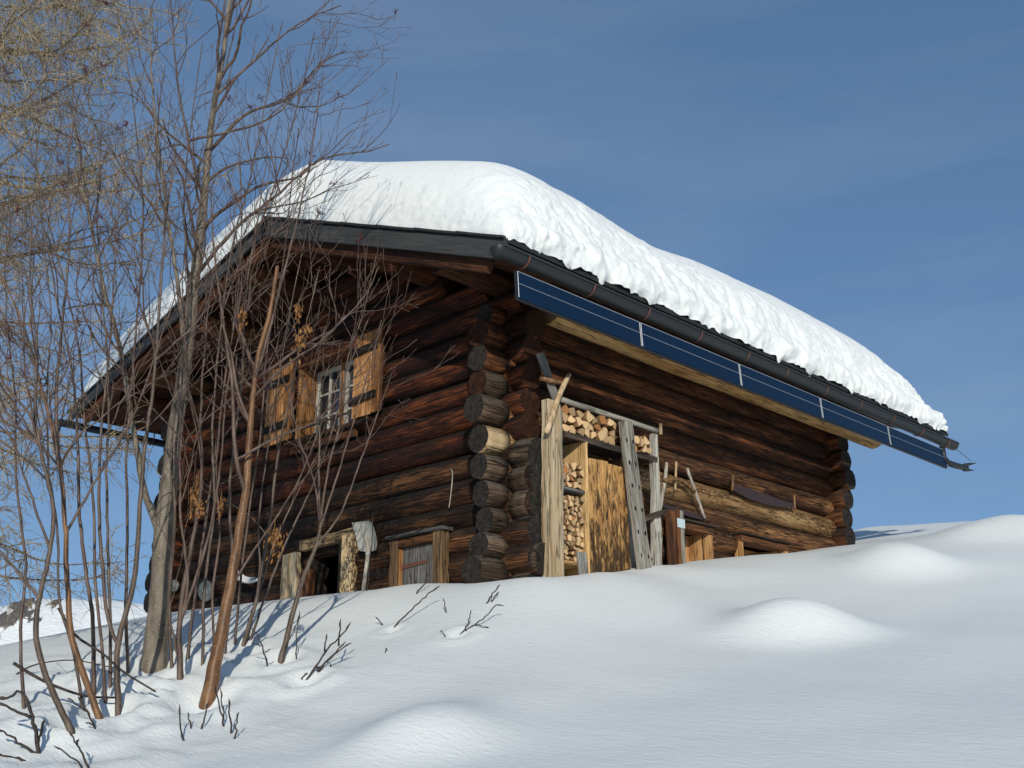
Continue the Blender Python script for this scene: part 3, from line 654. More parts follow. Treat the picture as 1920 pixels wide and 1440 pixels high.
for (a, b) in ((wx0 + 0.03, -2.745), (-2.685, wx1 - 0.03)):
    mid = (a + b) / 2
    for x in (a + 0.022, b - 0.022): part('sash', (x, yw, wz0), (x, yw, wz1), 0.044, 0.045, 'whitepaint', WN, up=(1, 0, 0))
    for zz in (wz0 + 0.025, wz1 - 0.025): part('sash', (a + 0.044, yw, zz), (b - 0.044, yw, zz), 0.05, 0.043, 'whitepaint', WN)
    part('muntin', (mid, yw + 0.002, wz0 + 0.05), (mid, yw + 0.002, wz1 - 0.05), 0.026, 0.036, 'whitepaint', WN, up=(1, 0, 0))
    for zz in (wz0 + 0.31, wz0 + 0.58): part('muntin', (a + 0.044, yw + 0.003, zz), (b - 0.044, yw + 0.003, zz), 0.026, 0.034, 'whitepaint', WN)
    for (xa, xb) in ((a + 0.044, mid - 0.013), (mid + 0.013, b - 0.044)):
        for (za, zb) in ((wz0 + 0.05, wz0 + 0.297), (wz0 + 0.323, wz0 + 0.567), (wz0 + 0.593, wz1 - 0.05)):
            part('pane', (xa, yw + 0.012, (za + zb) / 2), (xb, yw + 0.012 + random.uniform(-0.003, 0.003), (za + zb) / 2), zb - za, 0.005, 'glass', WN, bev=0.0005)
part('mullion', (-2.715, yw - 0.02, wz0), (-2.715, yw - 0.02, wz1), 0.055, 0.06, 'shutter', WN, up=(1, 0, 0))
tube('iron_bar', [(wx0 + 0.06, -0.13, 2.0), (-2.7, -0.14, 2.005), (wx1, -0.15, 2.01), (wx1 + 0.22, -0.15, 2.0)], 0.011, 'iron', WN)
def shutter(x0, x1, z0, z1, y, name='shutter'):
    nb = 3; w = (x1 - x0) / nb; S = None
    for i in range(nb):
        b = plank('board' if S else name, (x0 + w * (i + 0.5), y + random.uniform(-0.004, 0.004), z0 + random.uniform(-0.01, 0.005)), (x0 + w * (i + 0.5), y, z1 + random.uniform(-0.01, 0.01)), w - 0.006, 0.028, 'shutter', S or CAB, up=(1, 0, 0))
        S = S or b
    for zz in (z0 + 0.19, z1 - 0.2):
        plank('batten', (x0 - 0.01, y - 0.034, zz - 0.01), (x1 - 0.06, y - 0.034, zz + 0.01), 0.075, 0.038, 'batten', S)
    plank('edge_strip', (x1 + 0.012, y - 0.006, z0), (x1 + 0.012, y - 0.006, z1), 0.022, 0.04, 'trim_dark', S, up=(1, 0, 0))
shutter(-2.18, -1.70, 1.90, 2.84, -0.185)
shutter(-3.86, -3.33, 1.90, 2.84, -0.185)
# ---- low hatch in the gable wall
H = plank('hatch', (-1.02, -0.165, -0.1), (-1.02, -0.165, 0.40), 0.56, 0.03, 'board_grey', CAB, up=(1, 0, 0), seg=3)
plank('frame_post', (-1.34, -0.185, -0.2), (-1.345, -0.19, 0.47), 0.115, 0.10, 'post_worn', H, up=(1, 0, 0), seg=4, wob=0.006)
plank('frame_post', (-0.70, -0.185, -0.2), (-0.70, -0.19, 0.50), 0.125, 0.10, 'post_worn', H, up=(1, 0, 0), seg=4, wob=0.006)
plank('lintel', (-1.28, -0.19, 0.435), (-0.765, -0.19, 0.445), 0.075, 0.09, 'trim_dark', H)
plank('weather_board', (-1.43, -0.20, 0.512), (-0.60, -0.20, 0.515), 0.03, 0.14, 'board_grey', H, seg=4, wob=0.003)
plank('hinge_strap', (-1.27, -0.187, 0.215), (-0.90, -0.187, 0.235), 0.05, 0.012, 'rust', H, taper=0.6)
plank('frame_post', (-1.275, -0.182, -0.1), (-1.275, -0.182, 0.39), 0.025, 0.05, 'shutter', H, up=(1, 0, 0))
# ---- doorway in the gable wall
D = plank('doorway', (-2.12, -0.17, -0.25), (-2.13, -0.17, 0.64), 0.17, 0.09, 'post_worm', CAB, up=(1, 0, 0), seg=5, wob=0.006, endmat='end_pale')
plank('post', (-2.235, -0.16, -0.25), (-2.24, -0.16, 0.62), 0.05, 0.10, 'board_dark', D, up=(1, 0, 0))
plank('post', (-3.10, -0.18, -0.25), (-3.14, -0.19, 0.56), 0.34, 0.10, 'post_pale', D, up=(1, 0, 0), seg=5, wob=0.008, taper=0.72)
plank('post', (-2.86, -0.16, -0.25), (-2.86, -0.16, 0.36), 0.16, 0.08, 'trim_dark', D, up=(1, 0, 0), seg=3, wob=0.004)
plank('lintel', (-3.0, -0.155, 0.63), (-2.0, -0.155, 0.66), 0.11, 0.07, 'log_pale', D, seg=6, wob=0.006)
plank('inner_dark_sheet', (-2.56, 0.55, -0.25), (-2.56, 0.55, 0.7), 0.9, 0.03, 'shade_black', D, up=(1, 0, 0))  # near-black sheet stands in for the unlit cabin interior
# ---- small windows in the right wall
def side_window(y0, y1, z1, z0=0.1):
    S = plank('window', (0.10, y0 - 0.03, z1 + 0.035), (0.10, y1 + 0.06, z1 + 0.035), 0.075, 0.20, 'trim_dark', CAB)
    plank('weather_board', (0.13, y0 - 0.06, z1 + 0.085), (0.13, y1 + 0.12, z1 + 0.085), 0.018, 0.22, 'board_dark', S)
    plank('frame_post', (0.135, y1 + 0.03, z0), (0.135, y1 + 0.03, z1 - 0.003), 0.07, 0.09, 'trim', S, up=(0, 1, 0))
    plank('frame_post', (0.135, y0 + 0.0, z0), (0.135, y0 + 0.0, z1 - 0.003), 0.06, 0.09, 'trim', S, up=(0, 1, 0))
    plank('jamb', (-0.01, y1 - 0.025, z0), (-0.01, y1 - 0.025, z1), 0.20, 0.03, 'trim', S, up=(1, 0, 0))
    plank('jamb', (-0.01, y0 + 0.045, z0), (-0.01, y0 + 0.045, z1), 0.20, 0.03, 'trim', S, up=(1, 0, 0))
    xa = -0.10
    for yy in (y0 + 0.08, y1 - 0.065): plank('sash', (xa, yy, z0), (xa, yy, z1), 0.055, 0.04, 'trim', S, up=(0, 1, 0))
    plank('sash', (xa, y0 + 0.108, z1 - 0.04), (xa, y1 - 0.093, z1 - 0.04), 0.06, 0.038, 'trim', S)
    plank('pane', (xa - 0.005, y0 + 0.1, (z0 + z1) / 2), (xa - 0.005, y1 - 0.09, (z0 + z1) / 2), z1 - z0 - 0.1, 0.005, 'glass', S, bev=0.0005)
    return S
side_window(2.42, 2.96, 0.765); side_window(3.60, 4.52, 0.77, 0.2)
SH = plank('shutter', (0.24, 2.17, 0.0), (0.24, 2.17, 0.905), 0.14, 0.03, 'trim_dark', CAB, up=(0, 1, 0))
plank('board', (0.25, 2.285, 0.0), (0.25, 2.285, 0.925), 0.055, 0.035, 'trim_dark', SH, up=(0, 1, 0)); plank('board', (0.25, 2.352, 0.0), (0.25, 2.352, 0.925), 0.055, 0.035, 'post_grey', SH, up=(0, 1, 0))
plank('tin_patch', (0.271, 2.25, 0.785), (0.271, 2.385, 0.785), 0.095, 0.003, 'tin', SH, bev=0.0005)
# ------------------------------------------------------------------ snow on the roof
def roof_snow():
    na, nb = 330, 460
    a = np.linspace(-1, 1, na); b = np.linspace(-1, 1, nb)
    ga = np.sin(a * np.pi / 2); gb = np.sin(b * np.pi / 2)
    A, B = np.meshgrid(ga, gb, indexing='ij')
    xe0, xe1, ye0, ye1 = EAVE_L[0] - 0.02, EAVE_R[0] + 0.03, Y0 - 0.03, Y1 + 0.02
    X = (xe0 + xe1) / 2 + (xe1 - xe0) / 2 * A; Y = (ye0 + ye1) / 2 + (ye1 - ye0) / 2 * B
    rz = np.where(X >= RIDGE[0], RIDGE[1] + (EAVE_R[1] - RIDGE[1]) * (X - RIDGE[0]) / (EAVE_R[0] - RIDGE[0]), RIDGE[1] + (EAVE_L[1] - RIDGE[1]) * (X - RIDGE[0]) / (EAVE_L[0] - RIDGE[0]))
    # rounded ridge line of the snow
    rz_s = np.minimum(rz, RIDGE[1] - 0.12 * np.exp(-((X - RIDGE[0]) / 0.8) ** 2))
    def edge(s, r, p=2.3, q=2.1): return np.clip(1 - np.clip(1 - s / r, 0, 1) ** p, 0, 1) ** (1 / q)
    tR = edge(xe1 - X, 1.0); tL = edge(X - xe0, 1.15, 2.0, 1.8); tF = edge(Y - ye0, 0.95); tB = edge(ye1 - Y, 1.6, 2.0, 1.9)
    T = 0.995 + 0.10 * np.exp(-((X + 4.3) / 1.2) ** 2) - 0.10 * np.exp(-((Y - 1.7) / 0.8) ** 2) * sstep(-3, 0.5, X) + 0.05 * np.exp(-((Y - 4.6) / 1.6) ** 2) + 0.05 * pn(X * 0.5, Y * 0.5)
    t = T * tR * tL * tF * tB
    Z = rz + (rz_s - rz) * np.clip(t, 0, 1) + t
    P = np.stack([X, Y, Z], -1)
    du = np.gradient(P, axis=0); dv = np.gradient(P, axis=1); N = np.cross(du, dv); N /= np.linalg.norm(N, axis=-1, keepdims=True) + 1e-9
    # clumpy torn faces near the right eave and the gable, smooth crown
    fe = np.clip(1 - (xe1 - X) / 0.95, 0, 1) * (1 - 0.85 * sstep(0.38, 0.9, t)); ff = np.clip(1 - (Y - ye0) / 0.40, 0, 1) * (1 - sstep(0.25, 0.75, t)); steep = np.maximum(fe ** 0.7 * (0.35 + 0.65 * sstep(0.0, 0.5, Y - ye0)), ff * 0.3)
    lum = np.zeros(X.size); act = np.where(steep.ravel() > 0.01)[0]; PF_ = P.reshape(-1, 3)
    nz3 = mnoise.noise
    for q in act:
        x_, y_, z_ = PF_[q]; w_ = 0.12 * nz3((x_ * 3, y_ * 3, z_ * 3)); v_ = 0.12 * nz3((x_ * 3 + 20, y_ * 3, z_ * 3)); y_ += w_; z_ += v_
        lum[q] = 0.075 * abs(nz3((x_ * 1.6, y_ * 1.6, z_ * 1.6))) + 0.05 * abs(nz3((x_ * 4.2 + 5, y_ * 4.2, z_ * 4.2))) + 0.042 * abs(nz3((x_ * 9.5, y_ * 9.5 + 3, z_ * 9.5))) + 0.022 * abs(nz3((x_ * 23, y_ * 23, z_ * 23 + 7))) - 0.038
    lum = lum.reshape(X.shape)
    rim = sstep(0.0, 0.06, t)
    d = lum * steep * (0.35 + 0.65 * rim)
    P = P + N * d[..., None]
    # overhanging lip: pushes the lower face outwards a little, ragged bottom
    lip = np.exp(-((t - 0.16) / 0.13) ** 2) * fe * 0.05
    P[..., 0] += lip + fe * (1 - rim) * 0.07 * (pn(Y * 3.5, Y * 0 + 2) + 0.6 * pn(Y * 11, Y * 0 + 6) - 0.1)
    P[..., 2] -= fe * (1 - sstep(0.0, 0.25, t)) * 0.11 * np.clip(pn(Y * 4.3 + 7, X * 0 + 1) + 0.5 * pn(Y * 13, X * 0 + 3), 0, 1) * (P[..., 0] > EAVE_R[0] - 0.02)
    V = P.reshape(-1, 3); i = np.arange(na * nb).reshape(na, nb)
    Q = np.stack([i[:-1, :-1], i[1:, :-1], i[1:, 1:], i[:-1, 1:]], -1).reshape(-1, 4)
    o = mkq('roof_snow', V, Q, 'snow_roof')
    tag(o, 'thick rounded cap of snow lying on the cabin roof', 'snow', kind='stuff')
roof_snow()
# ------------------------------------------------------------------ solar panels under the eave
PN = 5; pl = (7.34 + 1.0) / PN
names = ['longest-looking solar panel under the eave, nearest the front gable', 'second solar panel from the front gable, below the gutter', 'middle solar panel of the five below the gutter', 'fourth solar panel from the front gable, below the gutter', 'solar panel at the far end of the eave beside the spout']
for i in range(PN):
    ya = -1.0 + pl * i + 0.006; yb = ya + pl - 0.012
    e = empty('solar_panel', (1.09, ya, 2.10), names[i], 'solar panel', 'solar panels below the eave')
    tp = np.array([1.085, 0, 2.37]); bt = np.array([1.10, 0, 2.11]); md = (tp + bt) / 2; up = tuple(tp - bt)
    plank('backing', (md[0] - 0.02, ya, md[2]), (md[0] - 0.02, yb, md[2]), 0.27, 0.03, 'frame_dark', e, up=up)
    plank('cell_sheet', (md[0], ya + 0.012, md[2]), (md[0], yb - 0.012, md[2]), 0.246, 0.008, 'cells', e, up=up, bev=0.001)
    nrm = 0.006
    plank('frame_bar', (md[0] + nrm, ya + 0.012, md[2] + 0.012), (md[0] + nrm, yb - 0.012, md[2] + 0.012), 0.0035, 0.004, 'alu', e, up=up, bev=0.0005)
    plank('frame_bar', (tp[0] + nrm, ya + 0.004, tp[2] - 0.008), (tp[0] + nrm, yb - 0.004, tp[2] - 0.008), 0.005, 0.006, 'alu', e, up=up, bev=0.0005)
    for yy in (ya + 0.004, yb - 0.004): plank('frame_bar', (bt[0] + nrm, yy, bt[2] + 0.012), (tp[0] + nrm, yy, tp[2] - 0.012), 0.005, 0.006, 'alu', e, up=(0, 1, 0), bev=0.0005)
# ------------------------------------------------------------------ firewood rack on the right wall
RK = empty('firewood_rack', (0.42, 0.12, -0.1), 'open firewood rack of rough pale posts against the side wall', 'rack')
plank('post', (0.452, 0.075, -0.30), (0.447, 0.085, 1.60), 0.125, 0.085, 'post_pale', RK, up=(0, 1, 0), seg=9, wob=0.007, endmat='end_pale')
plank('post', (0.448, 0.178, -0.30), (0.445, 0.170, 1.585), 0.08, 0.075, 'post_pale', RK, up=(0, 1, 0), seg=9, wob=0.006, endmat='end_pale')
plank('post', (0.415, 0.245, -0.30), (0.418, 0.240, 1.56), 0.055, 0.06, 'post_grey', RK, up=(0, 1, 0), seg=8, wob=0.004)
plank('post', (0.425, 1.655, -0.10), (0.425, 1.700, 1.60), 0.12, 0.07, 'post_grey', RK, up=(0, 1, 0), seg=8, wob=0.008, taper=0.7)
plank('post', (0.395, 1.735, -0.10), (0.40, 1.745, 1.60), 0.03, 0.05, 'post_grey', RK, up=(0, 1, 0), seg=6, wob=0.004)
log('top_rail', (0.44, 0.22, 1.655), (0.44, 1.77, 1.645), 0.028, 0.025, 'post_grey', 'end_pale', RK, 8, 0.02)
log('peg', (0.47, 1.76, 1.60), (0.47, 1.765, 1.72), 0.018, 0.016, 'post_pale', 'end_pale', RK, 8, 0.0)
plank('shelf', (0.30, 0.22, 1.335), (0.30, 1.72, 1.340), 0.035, 0.27, 'board_dark', RK, seg=6, wob=0.003)
plank('shelf_edge', (0.448, 0.29, 1.325), (0.448, 1.70, 1.328), 0.055, 0.02, 'board_dark', RK, seg=6, wob=0.004)
plank('side_board', (0.30, 0.585, 0.02), (0.30, 0.585, 1.31), 0.30, 0.022, 'new_board', RK, up=(1, 0, 0))
plank('side_board', (0.447, 0.600, 0.05), (0.447, 0.600, 1.305), 0.022, 0.025, 'new_board', RK, up=(0, 1, 0))
plank('shelf', (0.32, 0.275, 0.815), (0.32, 0.57, 0.812), 0.03, 0.26, 'board_grey', RK, seg=2)
plank('shelf', (0.32, 0.275, 0.135), (0.32, 0.57, 0.135), 0.03, 0.26, 'new_board', RK, seg=2)
plank('back_board', (0.19, 0.26, 0.15), (0.19, 0.26, 1.31), 0.02, 0.02, 'board_dark', RK)
plank('rung', (0.44, 1.39, 0.665), (0.475, 1.77, 0.80), 0.055, 0.03, 'board_dark', RK, seg=3, wob=0.003)
plank('upright', (0.30, 1.40, 0.1), (0.30, 1.39, 1.29), 0.13, 0.03, 'post_grey', RK, up=(0, 1, 0), seg=4, wob=0.003)
plank('upright', (0.31, 1.54, 0.0), (0.31, 1.545, 0.95), 0.075, 0.03, 'board_dark', RK, up=(0, 1, 0), seg=4, wob=0.003)
plank('upright', (0.33, 1.30, 0.9), (0.33, 1.305, 1.30), 0.05, 0.03, 'new_board', RK, up=(0, 1, 0))
# scorched door leaf
PD = plank('plank_door', (0.425, 0.66, -0.15), (0.405, 0.645, 1.165), 0.135, 0.028, 'burnt', None, up=(0, 1, 0))
tag(PD, 'scorched yellow plank door leaning in the firewood rack', 'door')
for (y, w) in ((0.795, 0.125), (0.925, 0.125), (1.055, 0.125), (1.185, 0.125)):
    plank('board', (0.427 + random.uniform(-0.004, 0.004), y, -0.15), (0.407, y - 0.03, 1.172 + random.uniform(-0.01, 0.01)), w, 0.028, 'burnt', PD, up=(0, 1, 0))
# two slotted grey beams leaning over the door
for i, (ya, yb, lab) in enumerate(((1.325, 1.105, 'leaning grey slotted beam with the wider face, crossing the scorched door'), (1.430, 1.190, 'leaning grey slotted beam nearer the window, beside its twin'))):
    b = plank('slotted_beam', (0.515, ya, -0.05), (0.495, yb, 1.60 + 0.02 * i), 0.088, 0.05, 'post_grey', None, up=(0, 1, 0), seg=6, wob=0.003)
    tag(b, lab, 'beam', 'slotted beams leaning on the rack')
    for q in range(6):
        f = 0.20 + 0.135 * q
        plank('slot', (0.5155 + 0.025 - 0.02 * f, ya + (yb - ya) * f - 0.004 + 0.01 * i, -0.05 + 1.65 * f), (0.5155 + 0.025 - 0.02 * (f + 0.022), ya + (yb - ya) * (f + 0.022) - 0.004 + 0.01 * i, -0.05 + 1.65 * (f + 0.022)), 0.016, 0.008, 'hole', b, up=(0, 1, 0), bev=0.001)
b = plank('loose_board', (0.49, 0.50, -0.15), (0.47, 0.475, 0.24), 0.12, 0.025, 'board_grey', None, up=(0, 1, 0), seg=3, wob=0.002)
tag(b, 'short grey board leaning at the foot of the small log stack', 'board')
# forked branch and board hung at the corner post
fb = tube('forked_branch', smooth_path([onp(1024, 812, 0, 0.53), onp(1034, 785, 0, 0.53), onp(1046, 748, 0, 0.52), onp(1057, 722, 0, 0.50), onp(1067, 702, 0, 0.48)], 10), [0.026, 0.030, 0.031, 0.029, 0.027, 0.026, 0.025, 0.026, 0.025, 0.022], 'stick_pale', None, 8)
tube('fork', [onp(1012, 708, 0, 0.40), onp(1040, 716, 0, 0.44), onp(1060, 718, 0, 0.48)], [0.028, 0.026, 0.02], 'stick_brown', fb, 8)
tag(fb, 'short peeled forked branch nailed to the top of the pale corner post', 'branch')
b = plank('loose_board', onp(1044, 752, 0, 0.40), onp(1012, 662, 0, 0.40), 0.085, 0.02, 'board_grey', None, up=(0.3, 1, 0), seg=3, wob=0.003)
tag(b, 'small grey board standing slanted above the corner post', 'board')
# firewood
def chunk(seed, big):
    r = random.Random(seed); kind = r.choice(['wedge', 'half', 'round', 'wedge', 'quad']); pts = []
    if kind == 'wedge': pts = [(0, 0)] + [(math.cos(t), math.sin(t)) for t in np.linspace(0.1, 1.35 + r.random() * 0.4, 4)]
    elif kind == 'half': pts = [(math.cos(t), math.sin(t)) for t in np.linspace(0, math.pi, 6)]
    elif kind == 'round': pts = [(math.cos(t), math.sin(t)) for t in np.linspace(0, 2 * math.pi, 9)[:-1]]
    else: pts = [(-0.8, -0.7), (0.75, -0.8), (0.9, 0.5), (0.1, 0.85), (-0.75, 0.6)]
    P = np.array(pts, float); P += np.array([[r.uniform(-.1, .1), r.uniform(-.1, .1)] for _ in pts]); P -= (P.max(0) + P.min(0)) / 2; P /= np.max(P.max(0) - P.min(0))
    n = len(P); L = 1.0; V = [(-L, *p) for p in P * 0.96] + [(-0.02, *p) for p in P] + [(0.0, *(p * 0.95)) for p in P]; F = []
    for k_ in (0, 1):
        for j in range(n): F.append((k_ * n + j, k_ * n + (j + 1) % n, (k_ + 1) * n + (j + 1) % n, (k_ + 1) * n + j))
    F.append(tuple(2 * n + j for j in range(n)))
    me = bpy.data.meshes.new('firewood_log'); me.from_pydata(V, [], F)
    for m in ('fw_side', 'fw_orange' if seed % 7 == 3 else 'fw_end'): me.materials.append(MAT[m])
    me.polygons.foreach_set('material_index', np.array([0] * (2 * n) + [1], dtype=np.int32)); me.update(); return me
CH = [chunk(s, False) for s in range(16)]
def stack(y0, y1, z0, z1, s, xf, label, group, wild=0.2, fill=None, L=0.26):
    z = z0 + s * 0.45; row = 0
    while z < z1:
        y = y0 + s * (0.5 if row % 2 == 0 else 0.2)
        while y < y1 - s * 0.3:
            sz = s * random.uniform(0.84, 1.12)
            if fill is None or z < fill(y):
                o = bpy.data.objects.new('firewood_log', random.choice(CH)); link(o)
                m = Matrix.Translation((xf + random.uniform(-0.03, 0.025), y, z + random.uniform(-0.1, 0.1) * s)) @ Matrix.Rotation(random.uniform(-0.12, 0.12), 4, 'Z') @ Matrix.Rotation(random.uniform(0, 6.28), 4, 'X') @ Matrix.Diagonal((L, sz, sz, 1))
                o.matrix_basis = m; tag(o, label, 'firewood', group)
            y += s * random.uniform(0.88, 1.08)
        z += s * 0.80; row += 1
stack(0.285, 1.10, 1.358, 1.64, 0.105, 0.44, 'chunky split firewood log on the long upper shelf left of the beams', 'firewood on the long upper shelf', fill=lambda y: 1.62 - 0.07 * max(0, (y - 0.6)))
stack(1.27, 1.66, 1.358, 1.56, 0.10, 0.44, 'split firewood log on the upper shelf between beams and rack end', 'firewood at the shelf end')
stack(0.275, 0.57, 0.15, 0.74, 0.058, 0.435, 'thin split firewood log in the dense stack beside the scorched door', 'firewood in the dense lower stack')
stack(0.275, 0.57, 0.828, 1.06, 0.075, 0.425, 'split firewood log in the loose pile under the yellow board', 'firewood on the middle shelf')
# ------------------------------------------------------------------ tools on the right wall
PF = tube('wooden_yoke', smooth_path([onp(1250, 868, 0, 0.20), onp(1246, 905, 0, 0.20), onp(1240, 940, 0, 0.21), onp(1236, 968, 0, 0.21)], 8), 0.020, 'stick_grey', None, 8)
tube('side_stick', smooth_path([onp(1288, 878, 0, 0.20), onp(1303, 920, 0, 0.21), onp(1321, 972, 0, 0.20)], 7), 0.017, 'stick_grey', PF, 8)
tube('arch', smooth_path([onp(1246, 902, 0, 0.22), onp(1258, 898, 0, 0.23), onp(1273, 899, 0, 0.23), onp(1290, 909, 0, 0.23), onp(1302, 922, 0, 0.22)], 10), 0.022, 'stick_brown', PF, 8)
tube('middle_stick', [onp(1268, 866, 0, 0.19), onp(1266, 918, 0, 0.19)], 0.014, 'stick_pale', PF, 6)
tag(PF, 'old grey wooden yoke with curved arch hanging on the log wall', 'yoke')
def saw(pts_top, pts_bot, x, lab, handles):
    n = len(pts_top); V = []; F = []
    for xx in (x, x + 0.006):
        for p in pts_top: q = onp(*p, 0, x); V.append((xx, q[1], q[2]))
        for p in pts_bot: q = onp(*p, 0, x); V.append((xx, q[1], q[2]))
    for i in range(n - 1):
        F.append((2 * n + i, 2 * n + i + 1, 3 * n + i + 1, 3 * n + i)); F.append((i + 1, i, n + i, n + i + 1))
        F.append((i, i + 1, 2 * n + i + 1, 2 * n + i)); F.append((n + i + 1, n + i, 3 * n + i, 3 * n + i + 1))
    F.append((0, n, 3 * n, 2 * n)[::-1]); F.append((n - 1, 2 * n - 1, 4 * n - 1, 3 * n - 1))
    S = mk('saw_blade', V, F, 'saw', None, False); tag(S, lab, 'saw')
    for (a, b) in handles: tube('handle', [onp(*a, 0, x + 0.01), onp(*b, 0, x + 0.01)], 0.016, 'stick_brown', S, 8)
saw([(1372, 907), (1400, 915), (1430, 925), (1460, 936), (1490, 945)], [(1372, 918), (1400, 934), (1430, 945), (1460, 951), (1490, 953)], 0.185, 'long rusty crosscut saw blade hanging on the log wall', [((1374, 890), (1373, 920)), ((1489, 930), (1490, 956))])
saw([(1242, 944), (1268, 952), (1295, 961), (1322, 968)], [(1242, 951), (1268, 961), (1295, 970), (1322, 976)], 0.175, 'dark saw blade half hidden behind the wooden yoke', [])
# ------------------------------------------------------------------ things at the gable wall
def shovel():
    c = onp(684, 1005, 1, -0.26); V = []; F = []; n = 9; m_ = 9
    tl, tr, br, bl = [onp(*p, 1, -0.26) for p in ((657, 978), (694, 974), (712, 1030), (676, 1036))]
    for s in (0, 1):
        for i in range(n):
            for j in range(m_):
                u = i / (n - 1); v = j / (m_ - 1)
                cu = (u - 0.5) * 2; cv = (v - 0.5) * 2; k_ = max(0, abs(cu) + abs(cv) - 1.55); u2 = 0.5 + cu * (1 - 0.22 * k_) / 2; v2 = 0.5 + cv * (1 - 0.22 * k_) / 2
                p = (tl * (1 - u2) + tr * u2) * (1 - v2) + (bl * (1 - u2) + br * u2) * v2
                p = p + np.array([0.022 * math.sin(v * math.pi), 0.05 * (1 - cu * cu) - 0.03 + 0.006 * s + 0.03 * (1 - v), 0]); V.append(p)
    for i in range(n - 1):
        for j in range(m_ - 1):
            a = i * m_ + j; F.append((a, a + 1, a + m_ + 1, a + m_)); b = a + n * m_; F.append((b, b + m_, b + m_ + 1, b + 1))
    ed = [i * m_ for i in range(n)] + [(n - 1) * m_ + j for j in range(1, m_)] + [i * m_ + m_ - 1 for i in range(n - 2, -1, -1)] + [j for j in range(m_ - 2, 0, -1)]
    for a, b in zip(ed, ed[1:] + ed[:1]): F.append((b, a, a + n * m_, b + n * m_))
    S = mk('snow_shovel', V, F, 'shovel', None, True); tag(S, 'grey snow shovel standing blade up beside the pale door post', 'shovel')
    tube('handle', smooth_path([onp(683, 1000, 1, -0.275), onp(690, 1022, 1, -0.285), onp(690, 1040, 1, -0.28), onp(686, 1070, 1, -0.28), onp(681, 1110, 1, -0.28)], 9), [0.006, 0.018, 0.021, 0.021, 0.021, 0.021, 0.021, 0.021, 0.021], 'stick_grey', S, 8)
    tube('collar', [onp(690, 1036, 1, -0.28), onp(690, 1041, 1, -0.28)], 0.027, 'shovel', S, 10)
shovel()
o = tube('hanging_wire', smooth_path([onp(845, 880, 1, -0.17), onp(848, 882, 1, -0.18), onp(848, 900, 1, -0.17), onp(845, 930, 1, -0.17), onp(842, 952, 1, -0.17)], 10), 0.006, 'stick_grey', None, 5); tag(o, 'thin bent wire hanging on the gable logs near the corner', 'wire')
hn = tube('animal_horn', smooth_path([onp(441, 1077, 1, -0.28), onp(450, 1085, 1, -0.29), onp(464, 1090, 1, -0.30), onp(480, 1088, 1, -0.29), onp(494, 1081, 1, -0.28)], 12), [0.022, 0.024, 0.027, 0.028, 0.028, 0.026, 0.025, 0.023, 0.02, 0.018, 0.016, 0.024], 'bone', None, 8)
tube('tine', smooth_path([onp(442, 1068, 1, -0.27), onp(450, 1076, 1, -0.28), onp(462, 1084, 1, -0.29), onp(478, 1083, 1, -0.29)], 8), [0.014, 0.017, 0.018, 0.018, 0.017, 0.015, 0.012, 0.006], 'bone', hn, 8)
tag(hn, 'curved white bone hanging low on the gable wall', 'bone')
def lid(px, py, r, lab):
    c = onp(px, py, 1, -0.22); V = []; F = []; ns = 20; prof = [(0.0, -0.03), (0.25, -0.028), (0.55, -0.012), (0.85, 0.0), (0.95, -0.012), (1.0, 0.0), (0.9, 0.012)]
    for (q, d) in prof:
        for j in range(ns): a = 2 * math.pi * j / ns; V.append((q * r * math.cos(a), d, q * r * math.sin(a)))
    for i in range(len(prof) - 1):
        for j in range(ns): F.append((i * ns + j, i * ns + (j + 1) % ns, (i + 1) * ns + (j + 1) % ns, (i + 1) * ns + j))
    o = mk('pot_lid', V, F, 'lid', None, True); o.location = c; o.rotation_euler = (0.15, 0, 0.25)
    tube('knob', [c + (0, -0.03, 0), c + (0, -0.055, 0)], 0.018, 'lid', None, 8); k_ = COL.objects[-1]; k_.parent = o; k_.matrix_parent_inverse = o.matrix_basis.inverted()
    tag(o, lab, 'pot lid')
lid(386, 1108, 0.125, 'round dull tin lid hanging on the gable wall behind the orange stem')
lid(327, 1098, 0.075, 'small round tin lid hanging at the left end of the gable wall')
